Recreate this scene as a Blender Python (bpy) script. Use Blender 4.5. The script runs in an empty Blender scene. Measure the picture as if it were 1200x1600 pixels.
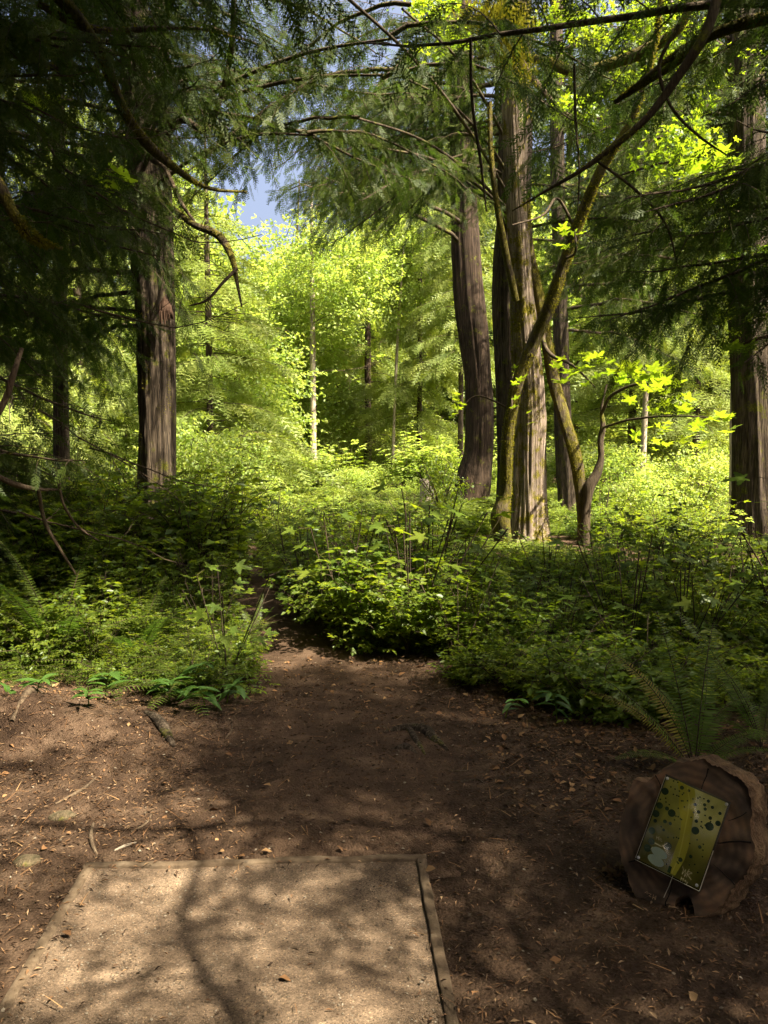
import bpy, math, random
import numpy as np
from mathutils import Vector, Matrix, Euler

random.seed(7)
RNG = np.random.default_rng(11)
SC = bpy.context.scene
COL = SC.collection
R = math.radians

# ------------------------------------------------------------------ camera
F, CX, CY, CAMH, PITCH = 1290.0, 600.0, 800.0, 1.6, R(4.88)
cam_data = bpy.data.cameras.new('camera')
cam = bpy.data.objects.new('camera', cam_data)
COL.objects.link(cam)
cam.location = (0, 0, CAMH)
cam.rotation_euler = (R(90) - PITCH, 0, 0)
cam_data.sensor_fit = 'VERTICAL'
cam_data.sensor_height = 24.0
cam_data.lens = 24.0 * F / 1600.0
cam_data.clip_start = 0.05
cam_data.clip_end = 2000
SC.camera = cam

# ------------------------------------------------------------------ sky, sun, exposure
SUN_EL = R(56)
SUN_H = np.array([0.87, -0.49]); SUN_H /= np.linalg.norm(SUN_H)
TO_SUN = np.array([SUN_H[0] * math.cos(SUN_EL), SUN_H[1] * math.cos(SUN_EL), math.sin(SUN_EL)])
world = bpy.data.worlds.new('World')
SC.world = world
world.use_nodes = True
wn = world.node_tree
wn.nodes.clear()
sky = wn.nodes.new('ShaderNodeTexSky')
sky.sky_type = 'NISHITA'
sky.sun_disc = False
sky.sun_elevation = SUN_EL
sky.sun_rotation = math.atan2(TO_SUN[0], TO_SUN[1])
sky.dust_density = 10.0
sky.ozone_density = 0.2
sky.air_density = 0.6
bgn = wn.nodes.new('ShaderNodeBackground')
bgn.inputs['Strength'].default_value = 0.10
wo = wn.nodes.new('ShaderNodeOutputWorld')
wn.links.new(sky.outputs[0], bgn.inputs[0])
wn.links.new(bgn.outputs[0], wo.inputs[0])
sd = bpy.data.lights.new('sun', 'SUN')
sd.energy = 5.0
sd.angle = R(0.53)
sd.color = (1.0, 0.88, 0.66)
so = bpy.data.objects.new('sun', sd)
COL.objects.link(so)
so.rotation_euler = Vector(TO_SUN).to_track_quat('Z', 'Y').to_euler()
SC.view_settings.view_transform = 'Standard'
SC.view_settings.look = 'None'
SC.view_settings.gamma = 1.0
SC.view_settings.exposure = 2.25
cy = SC.cycles
cy.max_bounces = 7
cy.diffuse_bounces = 4
cy.glossy_bounces = 2
cy.transmission_bounces = 5
cy.transparent_max_bounces = 6
cy.caustics_reflective = False
cy.caustics_refractive = False
cy.sample_clamp_indirect = 6.0
cy.use_denoising = True
cy.use_adaptive_sampling = True
cy.adaptive_threshold = 0.008

# ------------------------------------------------------------------ helpers
def ray(px, py):
    a, b = (px - CX) / F, -(py - CY) / F
    c, s = math.cos(PITCH), math.sin(PITCH)
    return np.array([a, c + b * s, -s + b * c])

def at(px, py, Y):
    "the place seen at a pixel of the photograph, Y metres ahead"
    r = ray(px, py)
    t = Y / r[1]
    return np.array([r[0] * t, Y, CAMH + r[2] * t])

def gr(px, py, z=0.0):
    r = ray(px, py)
    t = (z - CAMH) / r[2]
    return np.array([r[0] * t, r[1] * t, z])

def hash3(ix, iy, iz):
    h = (ix.astype(np.int64) * 374761393 + iy.astype(np.int64) * 668265263 + iz.astype(np.int64) * 2147483647) & 0xffffffff
    h = ((h ^ (h >> 13)) * 1274126177) & 0xffffffff
    h = (h ^ (h >> 16)) & 0xffff
    return h / 65535.0

def vnoise(x, y, z):
    x, y, z = np.broadcast_arrays(np.asarray(x, float), np.asarray(y, float), np.asarray(z, float))
    ix, iy, iz = np.floor(x), np.floor(y), np.floor(z)
    fx, fy, fz = x - ix, y - iy, z - iz
    fx, fy, fz = fx * fx * (3 - 2 * fx), fy * fy * (3 - 2 * fy), fz * fz * (3 - 2 * fz)
    r = 0
    for dx in (0, 1):
        for dy in (0, 1):
            for dz in (0, 1):
                w = (fx if dx else 1 - fx) * (fy if dy else 1 - fy) * (fz if dz else 1 - fz)
                r = r + w * hash3(ix + dx, iy + dy, iz + dz)
    return r * 2 - 1

def unit(v):
    v = np.asarray(v, float)
    return v / (np.linalg.norm(v, axis=-1, keepdims=True) + 1e-9)

class MB:
    "collects pieces and links them as one mesh"
    def __init__(s):
        s.v, s.f, s.m, s.n = [], [], [], 0
    def add(s, v, f, mat=0):
        v = np.asarray(v, float).reshape(-1, 3)
        s.v.append(v)
        f = np.asarray(f, int)
        s.f.append((f + s.n))
        s.m.append(np.full(len(f), mat))
        s.n += len(v)
    def stamp(s, tv, tf, M, T, mat=0):
        "M (k,3,3) columns = axes, T (k,3)"
        tv = np.asarray(tv, float); tf = np.asarray(tf, int)
        k = len(T)
        if k == 0: return
        V = np.einsum('kij,nj->kni', M, tv) + np.asarray(T)[:, None, :]
        Fs = tf[None] + (np.arange(k) * len(tv))[:, None, None]
        s.add(V.reshape(-1, 3), Fs.reshape(-1, tf.shape[1]), mat)
    def tube(s, pts, rad, seg=6, mat=0, cap=True):
        P = np.asarray(pts, float); n = len(P)
        rad = np.broadcast_to(np.asarray(rad, float), (n,))
        T = unit(np.gradient(P, axis=0))
        up = np.array([0, 0, 1.0]) if abs(T[0][2]) < 0.9 else np.array([1.0, 0, 0])
        A = unit(np.cross(T, up)); B = np.cross(T, A)
        th = np.linspace(0, 2 * np.pi, seg, endpoint=False)
        V = P[:, None] + rad[:, None, None] * (np.cos(th)[None, :, None] * A[:, None] + np.sin(th)[None, :, None] * B[:, None])
        i = np.arange(n - 1)[:, None] * seg; j = np.arange(seg)[None]; j2 = (j + 1) % seg
        Fq = np.stack([i + j, i + j2, i + seg + j2, i + seg + j], -1).reshape(-1, 4)
        s.add(V.reshape(-1, 3), Fq, mat)
    def box(s, lo, hi, mat=0):
        x0, y0, z0 = lo; x1, y1, z1 = hi
        V = [(x0,y0,z0),(x1,y0,z0),(x1,y1,z0),(x0,y1,z0),(x0,y0,z1),(x1,y0,z1),(x1,y1,z1),(x0,y1,z1)]
        s.add(V, [(0,3,2,1),(4,5,6,7),(0,1,5,4),(1,2,6,5),(2,3,7,6),(3,0,4,7)], mat)
    def mesh(s, name, mats, smooth=False):
        me = bpy.data.meshes.new(name)
        V = np.concatenate(s.v)
        me.vertices.add(len(V)); me.vertices.foreach_set('co', V.ravel())
        loops = np.concatenate([f.ravel() for f in s.f])
        tot = np.concatenate([np.full(len(f), f.shape[1]) for f in s.f])
        st = np.concatenate([[0], np.cumsum(tot)[:-1]])
        me.loops.add(len(loops)); me.loops.foreach_set('vertex_index', loops)
        me.polygons.add(len(tot))
        me.polygons.foreach_set('loop_start', st); me.polygons.foreach_set('loop_total', tot)
        me.polygons.foreach_set('material_index', np.concatenate(s.m))
        me.update(calc_edges=True)
        if smooth: me.polygons.foreach_set('use_smooth', np.ones(len(tot), bool))
        for m in (mats if isinstance(mats, (list, tuple)) else [mats]): me.materials.append(m)
        return me

def tag(o, label=None, cat=None, group=None, kind=None):
    if label: o['label'] = label
    if cat: o['category'] = cat
    if group: o['group'] = group
    if kind: o['kind'] = kind
    return o

def link(name, me, parent=None, loc=(0, 0, 0), rot=(0, 0, 0), scl=(1, 1, 1)):
    o = bpy.data.objects.new(name, me)
    COL.objects.link(o)
    o.location = loc; o.rotation_euler = rot
    o.scale = scl if hasattr(scl, '__len__') else (scl,) * 3
    if parent is not None: o.parent = parent
    return o

def empty(name, loc, label, cat, group=None, rz=0):
    o = link(name, None, loc=loc, rot=(0, 0, rz))
    return tag(o, label, cat, group)

def piece(name, mb, mats, parent=None, smooth=False, kind=None, label=None):
    "mesh given in world coordinates, hung under its thing"
    me = mb.mesh(name, mats, smooth)
    if parent is not None:
        p = np.array(parent.location)
        n = len(me.vertices); co = np.empty(n * 3); me.vertices.foreach_get('co', co)
        me.vertices.foreach_set('co', (co.reshape(-1, 3) - p).ravel()); me.update()
    o = link(name, me, parent)
    tag(o, label, kind=kind)
    return o

# ------------------------------------------------------------------ materials
def new_mat(name):
    m = bpy.data.materials.new(name); m.use_nodes = True
    nt = m.node_tree; nt.nodes.clear()
    out = nt.nodes.new('ShaderNodeOutputMaterial')
    return m, nt, out

def N(nt, t, **kw):
    n = nt.nodes.new(t)
    for k, v in kw.items():
        if k in n.inputs: n.inputs[k].default_value = v
        else: setattr(n, k, v)
    return n

def ramp(nt, stops, fac=None):
    r = nt.nodes.new('ShaderNodeValToRGB')
    el = r.color_ramp.elements
    while len(el) < len(stops): el.new(0.5)
    for e, (p, c) in zip(el, stops):
        e.position = p; e.color = (*c, 1)
    if fac is not None: nt.links.new(fac, r.inputs[0])
    return r

def leaf_mat(name, cols, trans, tfac=0.45, gloss=0.06, rough=0.4, island=True):
    m, nt, out = new_mat(name)
    L = nt.links.new
    geo = N(nt, 'ShaderNodeNewGeometry'); oi = N(nt, 'ShaderNodeObjectInfo')
    mx = N(nt, 'ShaderNodeMath', operation='MULTIPLY_ADD')
    L(geo.outputs['Random Per Island'], mx.inputs[0]); mx.inputs[1].default_value = 0.45
    pn = N(nt, 'ShaderNodeTexNoise'); pn.inputs['Scale'].default_value = 1.1; pn.inputs['Detail'].default_value = 3
    L(geo.outputs['Position'], pn.inputs['Vector'])
    mr_ = N(nt, 'ShaderNodeMapRange'); mr_.inputs['From Min'].default_value = .3; mr_.inputs['From Max'].default_value = .7; L(pn.outputs[0], mr_.inputs[0])
    ml = N(nt, 'ShaderNodeMath', operation='MULTIPLY'); L(mr_.outputs[0], ml.inputs[0]); ml.inputs[1].default_value = 0.55
    L(ml.outputs[0], mx.inputs[2])
    n = len(cols)
    r1 = ramp(nt, [(i / (n - 1), c) for i, c in enumerate(cols)], mx.outputs[0])
    r2 = ramp(nt, [(i / (n - 1), c) for i, c in enumerate(trans)], mx.outputs[0])
    d = N(nt, 'ShaderNodeBsdfDiffuse'); L(r1.outputs[0], d.inputs[0])
    t = N(nt, 'ShaderNodeBsdfTranslucent'); L(r2.outputs[0], t.inputs[0])
    s1 = N(nt, 'ShaderNodeMixShader'); s1.inputs[0].default_value = tfac
    L(d.outputs[0], s1.inputs[1]); L(t.outputs[0], s1.inputs[2])
    g = N(nt, 'ShaderNodeBsdfGlossy'); g.inputs['Roughness'].default_value = rough; g.inputs[0].default_value = (0.8, 0.9, 0.85, 1)
    s2 = N(nt, 'ShaderNodeMixShader'); s2.inputs[0].default_value = gloss
    L(s1.outputs[0], s2.inputs[1]); L(g.outputs[0], s2.inputs[2])
    L(s2.outputs[0], out.inputs[0])
    return m

def bark_mat(name, dark, mid, light, moss=0.0, fx=28, fz=1.4, bump=0.9, mosscol=((.045, .05, .008), (.13, .13, .015))):
    m, nt, out = new_mat(name)
    L = nt.links.new
    tc = N(nt, 'ShaderNodeTexCoord'); mp = N(nt, 'ShaderNodeMapping')
    L(tc.outputs['Object'], mp.inputs[0]); mp.inputs['Scale'].default_value = (fx, fx, fz)
    n1 = N(nt, 'ShaderNodeTexNoise'); n1.inputs['Scale'].default_value = 1.0; n1.inputs['Detail'].default_value = 6; n1.inputs['Roughness'].default_value = .65
    n1.inputs['Distortion'].default_value = .4
    L(mp.outputs[0], n1.inputs[0])
    n2 = N(nt, 'ShaderNodeTexNoise'); n2.inputs['Scale'].default_value = 3.0; n2.inputs['Detail'].default_value = 5
    L(tc.outputs['Object'], n2.inputs[0])
    r = ramp(nt, [(.33, dark), (.5, mid), (.68, light)], n1.outputs[0])
    mix = N(nt, 'ShaderNodeMix', data_type='RGBA', blend_type='MULTIPLY'); mix.inputs[0].default_value = .75
    r2 = ramp(nt, [(.3, (.5, .48, .45)), (.6, (1.15, 1.1, 1.05))], n2.outputs[0])
    L(r.outputs[0], mix.inputs['A']); L(r2.outputs[0], mix.inputs['B'])
    col = mix.outputs['Result']
    if moss > 0:
        n3 = N(nt, 'ShaderNodeTexNoise'); n3.inputs['Scale'].default_value = 4.5; n3.inputs['Detail'].default_value = 9; n3.inputs['Roughness'].default_value = .72
        L(tc.outputs['Object'], n3.inputs[0])
        mr = ramp(nt, [(.62 - moss * .3, (0, 0, 0)), (.70 - moss * .3, (1, 1, 1))], n3.outputs[0])
        n4 = N(nt, 'ShaderNodeTexNoise'); n4.inputs['Scale'].default_value = 60
        L(tc.outputs['Object'], n4.inputs[0])
        mc = ramp(nt, [(.35, mosscol[0]), (.65, mosscol[1])], n4.outputs[0])
        mm = N(nt, 'ShaderNodeMix', data_type='RGBA')
        L(mr.outputs[0], mm.inputs[0]); L(col, mm.inputs['A']); L(mc.outputs[0], mm.inputs['B'])
        col = mm.outputs['Result']
    b = N(nt, 'ShaderNodeBump'); b.inputs['Strength'].default_value = bump; b.inputs['Distance'].default_value = .045
    L(n1.outputs[0], b.inputs['Height'])
    p = N(nt, 'ShaderNodeBsdfPrincipled'); p.inputs['Roughness'].default_value = .92; p.inputs['Specular IOR Level'].default_value = .2
    L(col, p.inputs['Base Color']); L(b.outputs[0], p.inputs['Normal']); L(p.outputs[0], out.inputs[0])
    return m

def dirt_mat(name, stops, scale=6, bump=.6, bscale=90, spk=None, dist=.01):
    m, nt, out = new_mat(name)
    L = nt.links.new
    tc = N(nt, 'ShaderNodeTexCoord')
    n1 = N(nt, 'ShaderNodeTexNoise'); n1.inputs['Scale'].default_value = scale; n1.inputs['Detail'].default_value = 10; n1.inputs['Roughness'].default_value = .7
    L(tc.outputs['Object'], n1.inputs[0])
    r = ramp(nt, stops, n1.outputs[0])
    col = r.outputs[0]
    v = N(nt, 'ShaderNodeTexVoronoi'); v.inputs['Scale'].default_value = bscale
    L(tc.outputs['Object'], v.inputs[0])
    if spk:
        rr = ramp(nt, [(.0, (0.55, .55, .55)), (.5, (1, 1, 1)), (.93, (1.2, 1.2, 1.2)), (1, spk)], None)
        sx = N(nt, 'ShaderNodeSeparateColor'); L(v.outputs['Color'], sx.inputs[0]); L(sx.outputs[0], rr.inputs[0])
        mx = N(nt, 'ShaderNodeMix', data_type='RGBA', blend_type='MULTIPLY'); mx.inputs[0].default_value = 1
        L(col, mx.inputs['A']); L(rr.outputs[0], mx.inputs['B']); col = mx.outputs['Result']
    n2 = N(nt, 'ShaderNodeTexNoise'); n2.inputs['Scale'].default_value = 45; n2.inputs['Detail'].default_value = 8; n2.inputs['Roughness'].default_value = .75
    L(tc.outputs['Object'], n2.inputs[0])
    ad = N(nt, 'ShaderNodeMath', operation='ADD'); L(n2.outputs[0], ad.inputs[0])
    ms = N(nt, 'ShaderNodeMath', operation='MULTIPLY'); L(v.outputs['Distance'], ms.inputs[0]); ms.inputs[1].default_value = -.5
    L(ms.outputs[0], ad.inputs[1])
    b = N(nt, 'ShaderNodeBump'); b.inputs['Strength'].default_value = bump; b.inputs['Distance'].default_value = dist
    L(ad.outputs[0], b.inputs['Height'])
    p = N(nt, 'ShaderNodeBsdfPrincipled'); p.inputs['Roughness'].default_value = .95; p.inputs['Specular IOR Level'].default_value = .15
    L(col, p.inputs['Base Color']); L(b.outputs[0], p.inputs['Normal']); L(p.outputs[0], out.inputs[0])
    return m

def flat_mat(name, c, rough=.6, spec=.3, metal=0):
    m, nt, out = new_mat(name)
    p = N(nt, 'ShaderNodeBsdfPrincipled'); p.inputs['Base Color'].default_value = (*c, 1)
    p.inputs['Roughness'].default_value = rough; p.inputs['Specular IOR Level'].default_value = spec; p.inputs['Metallic'].default_value = metal
    nt.links.new(p.outputs[0], out.inputs[0])
    return m

def island_mat(name, cols, rough=.85):
    m, nt, out = new_mat(name)
    geo = N(nt, 'ShaderNodeNewGeometry')
    r = ramp(nt, [(i / (len(cols) - 1), c) for i, c in enumerate(cols)], geo.outputs['Random Per Island'])
    p = N(nt, 'ShaderNodeBsdfPrincipled'); p.inputs['Roughness'].default_value = rough; p.inputs['Specular IOR Level'].default_value = .2
    nt.links.new(r.outputs[0], p.inputs['Base Color']); nt.links.new(p.outputs[0], out.inputs[0])
    return m

M = {}
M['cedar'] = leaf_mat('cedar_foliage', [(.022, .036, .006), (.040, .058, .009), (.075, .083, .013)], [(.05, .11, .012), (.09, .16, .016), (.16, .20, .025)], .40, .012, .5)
M['cedar_far'] = leaf_mat('sun_tinted_cedar_foliage', [(.12, .18, .04), (.19, .24, .055), (.29, .31, .09)], [(.24, .34, .03), (.34, .42, .04), (.44, .46, .05)], .42, .015, .5)  # paler copy of the cedar foliage, glade sunlight put into its colour
M['maple'] = leaf_mat('maple_leaf', [(.055, .11, .012), (.09, .15, .016), (.13, .18, .018)], [(.20, .36, .012), (.32, .46, .016), (.46, .54, .02)], .55, .03, .4)
M['decid'] = leaf_mat('sun_tinted_leaf', [(.13, .20, .045), (.21, .28, .065), (.32, .35, .11)], [(.32, .5, .05), (.48, .62, .07), (.66, .69, .13)], .45, .02, .45)  # brighter leaves for glade trees and undergrowth; sunlight put into the colour
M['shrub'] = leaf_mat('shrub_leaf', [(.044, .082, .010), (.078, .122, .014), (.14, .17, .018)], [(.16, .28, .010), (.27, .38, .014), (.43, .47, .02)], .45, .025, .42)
M['fern'] = leaf_mat('fern_leaf', [(.065, .10, .014), (.10, .135, .018)], [(.09, .2, .02), (.14, .26, .025)], .4, .02, .45)
M['fern_dry'] = leaf_mat('yellowing_fern_leaf', [(.16, .14, .02), (.24, .20, .03)], [(.2, .19, .02), (.26, .22, .03)], .4, .02, .4)
M['lily'] = leaf_mat('broad_leaf', [(.05, .11, .02), (.075, .14, .028)], [(.12, .3, .03), (.18, .35, .04)], .4, .05, .35)
M['moss'] = leaf_mat('moss_tuft', [(.06, .062, .006), (.12, .115, .010), (.20, .18, .015)], [(.16, .16, .01), (.28, .26, .015), (.42, .38, .02)], .35, 0.0)
M['twig'] = bark_mat('twig_bark', (.03, .022, .014), (.06, .045, .03), (.10, .08, .055), moss=.25, fx=60, fz=8, bump=.4)
M['deadtwig'] = bark_mat('dead_twig', (.045, .032, .021), (.085, .062, .042), (.14, .11, .075), fx=60, fz=8, bump=.4)
M['cedar_bark'] = bark_mat('cedar_bark', (.014, .011, .008), (.058, .044, .032), (.15, .12, .09), moss=.22, fx=60, fz=3.5)
M['red_bark'] = bark_mat('dark_cedar_bark', (.012, .008, .006), (.038, .026, .018), (.085, .06, .042), moss=.15, fx=45, fz=1.2)
M['maple_bark'] = bark_mat('mossy_maple_bark', (.07, .052, .040), (.22, .175, .14), (.42, .36, .30), moss=.38, fx=50, fz=2.2, mosscol=((.07, .065, .008), (.20, .17, .015)))
M['moss_bark'] = bark_mat('moss_covered_bark', (.03, .022, .015), (.07, .055, .035), (.12, .10, .06), moss=.62, fx=30, fz=5, mosscol=((.045, .042, .007), (.13, .11, .012)))
M['pale_bark'] = bark_mat('pale_bark', (.20, .17, .13), (.36, .31, .25), (.48, .43, .36), fx=22, fz=3, bump=.4)
M['dirt'] = dirt_mat('forest_floor', [(.3, (.024, .014, .009)), (.5, (.062, .038, .024)), (.7, (.135, .090, .060))], 5, 1.0, 100, dist=.02)
M['trail'] = dirt_mat('packed_dirt', [(.3, (.034, .020, .012)), (.55, (.082, .051, .033)), (.75, (.15, .10, .068))], 4, .9, 120, dist=.02)
M['pad'] = dirt_mat('fine_gravel', [(.3, (.062, .043, .029)), (.5, (.122, .087, .060)), (.7, (.20, .147, .103))], 4, .7, 230, spk=(1.9, 1.85, 1.7), dist=.006)
M['board'] = bark_mat('weathered_board', (.05, .036, .024), (.095, .07, .047), (.14, .11, .078), fx=14, fz=14, bump=.3)
M['litter'] = island_mat('litter_flake', [(.02, .012, .008), (.05, .03, .018), (.10, .055, .03), (.16, .09, .045), (.22, .15, .09)])
M['redleaf'] = island_mat('dead_leaf', [(.05, .027, .014), (.11, .058, .028), (.18, .095, .042), (.26, .17, .085)])
M['pebble'] = island_mat('pebble', [(.04, .028, .02), (.08, .06, .042), (.12, .095, .07), (.22, .19, .15)])

# ------------------------------------------------------------------ ground
TRAIL = np.array([(-.05, 2.9, .45), (-.12, 4.2, .55), (-.32, 5.3, .55), (-.66, 6.1, .36), (-1.0, 7.2, .22), (-1.34, 8.9, .15), (-1.75, 11, .12), (-2.1, 14, .12), (-1.6, 18, .12)])
SIDE = np.array([(2.6, 12.4, .35), (3.6, 11.2, .5), (4.7, 10.7, .55), (6.5, 10.4, .6), (12, 10.2, .6)])
def path_dist(x, y, path):
    best = np.full(np.shape(x), 1e9)
    for a, b in zip(path[:-1], path[1:]):
        d = b[:2] - a[:2]; L2 = d @ d
        t = np.clip(((x - a[0]) * d[0] + (y - a[1]) * d[1]) / L2, 0, 1)
        dd = np.hypot(x - a[0] - t * d[0], y - a[1] - t * d[1]) - (a[2] + t * (b[2] - a[2]))
        best = np.minimum(best, dd)
    return best
TL, TR = gr(140, 1356), gr(658, 1343)
PU = unit(TR - TL); PV = np.array([PU[1], -PU[0], 0.0])
PW = np.linalg.norm(TR - TL)
def pad_uv(x, y):
    dx, dy = x - TL[0], y - TL[1]
    return dx * PU[0] + dy * PU[1], dx * PV[0] + dy * PV[1]
def height(x, y):
    x = np.asarray(x, float); y = np.asarray(y, float)
    h = .035 * vnoise(x * .6, y * .6, 3) + .014 * vnoise(x * 2.3, y * 2.3, 7) + .006 * vnoise(x * 9, y * 9, 1)
    h = h + .17 * np.exp(-(((x + 1.95) / .5) ** 2 + ((y - 4.45) / .32) ** 2))
    h = h + .05 * np.exp(-(((x + 3) / 1.2) ** 2 + ((y - 5) / .8) ** 2))
    u, v = pad_uv(x, y)
    inside = np.clip(1 - np.maximum(np.maximum(-u, u - PW), np.maximum(-v, v - 3.6)) / .5, 0, 1)
    h = h * (1 - inside) - .018 * (np.clip(inside * 3 - 2, 0, 1))
    far = np.clip((np.hypot(x, y) - 15) / 60, 0, 1)
    return h + far * (.6 * vnoise(x * .07, y * .07, 5) + .3) + np.clip((y - 30) / 200, 0, 1) * 3
def hz(x, y): return float(height(x, y))

def axis(a, b, fine, grow, lim):
    out = list(np.arange(a, b, fine)); s = fine; x = b
    while x < lim: out.append(x); s *= grow; x += s
    lo = []; s = fine; x = a - fine
    while x > -lim: lo.append(x); s *= grow; x -= s
    return np.array(lo[::-1] + out)
gx = axis(-3.2, 3.2, .035, 1.09, 500); gy = axis(1.2, 6.5, .035, 1.09, 500)
X, Y = np.meshgrid(gx, gy)
Z = height(X, Y) + .004 * vnoise(X * 28, Y * 28, 2) * (np.hypot(X, Y) < 9)
mb = MB(); nx, ny = len(gx), len(gy)
i = np.arange(ny - 1)[:, None] * nx + np.arange(nx - 1)[None]
mb.add(np.stack([X, Y, Z], -1).reshape(-1, 3), np.stack([i, i + 1, i + nx + 1, i + nx], -1).reshape(-1, 4))
g = link('ground', mb.mesh('ground', M['dirt'], True)); tag(g, kind='structure')

def path_sheet(name, path, dz):
    mb = MB(); segs = []
    P = []
    for a, b in zip(path[:-1], path[1:]):
        k = max(2, int(np.linalg.norm(b[:2] - a[:2]) / .06))
        for t in np.linspace(0, 1, k, endpoint=False): P.append(a + (b - a) * t)
    P = np.array(P)
    for _ in range(6): P[1:-1] = (P[:-2] + P[1:-1] * 2 + P[2:]) / 4
    T = unit(np.gradient(P[:, :2], axis=0)); Nn = np.stack([T[:, 1], -T[:, 0]], -1)
    W = 15; s = np.linspace(-1, 1, W)
    w = P[:, 2:3] * s[None] * (1 + .16 * vnoise(P[:, 1:2] * 3, np.sign(s)[None] * 9, 4) + .07 * vnoise(P[:, 1:2] * 14, np.sign(s)[None] * 5, 8))
    XX = P[:, :1] + Nn[:, :1] * w; YY = P[:, 1:2] + Nn[:, 1:2] * w
    edge = np.abs(s)[None] ** 6
    ZZ = height(XX, YY) + dz - edge * (dz + .012)
    n = len(P); i = np.arange(n - 1)[:, None] * W + np.arange(W - 1)[None]
    mb.add(np.stack([XX, YY, ZZ], -1).reshape(-1, 3), np.stack([i, i + 1, i + W + 1, i + W], -1).reshape(-1, 4))
    return tag(link(name, mb.mesh(name, M['trail'], True)), kind='structure')
path_sheet('trail', TRAIL, .008)
path_sheet('side_trail', SIDE, .02)

# ------------------------------------------------------------------ tee pad
pad = empty('tee_pad', TL, 'worn gravel tee pad edged with thin timber boards in the dappled clearing', 'tee pad')
def PADP(u, v, z): return TL + PU * u + PV * v + np.array([0, 0, z])
mb = MB()
us = np.linspace(.012, PW - .012, 110); vs = np.linspace(.012, 3.0, 200)
U, V = np.meshgrid(us, vs)
ZZ = .004 + .006 * vnoise(U * 3, V * 3, 2) + .002 * vnoise(U * 25, V * 25, 2)
PP = TL + U[..., None] * PU + V[..., None] * PV; PP[..., 2] = ZZ
nx, ny = len(us), len(vs); i = np.arange(ny - 1)[:, None] * nx + np.arange(nx - 1)[None]
mb.add(PP.reshape(-1, 3), np.stack([i, i + nx, i + nx + 1, i + 1], -1).reshape(-1, 4))
piece('gravel_surface', mb, M['pad'], pad, True)
def board(a, b, w=.036, top=.015):
    a = np.asarray(a); b = np.asarray(b); d = unit(b - a); n = np.cross([0, 0, 1], d)
    L = np.linalg.norm(b - a); k = max(8, int(L / .05))
    mb = MB(); V = []
    prof = [(-w / 2, -.04), (-w / 2, top - .004), (-w / 2 + .005, top), (w / 2 - .005, top), (w / 2, top - .004), (w / 2, -.04)]
    for q in range(k + 1):
        c = a + d * L * q / k
        j = .003 * vnoise(q * .7, L * 7, w * 100 + a[0] * 5)
        for (s, z) in prof:
            V.append(c + n * (s + j + .0015 * random.uniform(-1, 1)) + np.array([0, 0, z + j * .8 + random.uniform(-.001, .001)]))
    m = len(prof); Fq = [(q * m + e, q * m + e + 1, (q + 1) * m + e + 1, (q + 1) * m + e) for q in range(k) for e in range(m - 1)]
    mb.add(V, Fq)
    e0 = list(range(m)); e1 = [k * m + e for e in range(m)]
    mb.add(V, [e0[::-1], e1])
    return mb
for (a, b) in ((PADP(-.02, .0, 0), PADP(PW + .02, .0, 0)), (PADP(0, .022, 0), PADP(0, 3.0, 0)), (PADP(PW, .022, 0), PADP(PW, 3.0, 0))):
    piece('board', board(a, b), M['board'], pad)
# fine stones on the pad
def icorock():
    v = unit(RNG.normal(size=(8, 3)))
    v = np.array([(0, 0, 1), (1, 0, 0), (.3, .95, 0), (-.8, .58, 0), (-.8, -.58, 0), (.3, -.95, 0), (0, 0, -1)], float) * (1, .8, .55)
    f = [(0, 1, 2), (0, 2, 3), (0, 3, 4), (0, 4, 5), (0, 5, 1)]
    return v, f
def rand_frames(k, tilt=.3):
    a = RNG.uniform(0, 2 * np.pi, k)
    n = unit(np.stack([RNG.normal(0, tilt, k), RNG.normal(0, tilt, k), np.ones(k)], -1))
    x = unit(np.stack([np.cos(a), np.sin(a), np.zeros(k)], -1) - n * (np.cos(a) * n[:, 0] + np.sin(a) * n[:, 1])[:, None])
    y = np.cross(n, x)
    return np.stack([x, y, n], -1)
mb = MB(); k = 9000
u = RNG.uniform(.03, PW - .03, k); v = RNG.uniform(.03, 1.4, k)
T = TL + u[:, None] * PU + v[:, None] * PV; T[:, 2] = .005 + .006 * vnoise(u * 3, v * 3, 2)
s = RNG.lognormal(-6.1, .4, k)
rv, rf = icorock()
mb.stamp(rv, rf, rand_frames(k) * s[:, None, None], T)
piece('pebbles', mb, M['pebble'], pad, kind='stuff')

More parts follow.
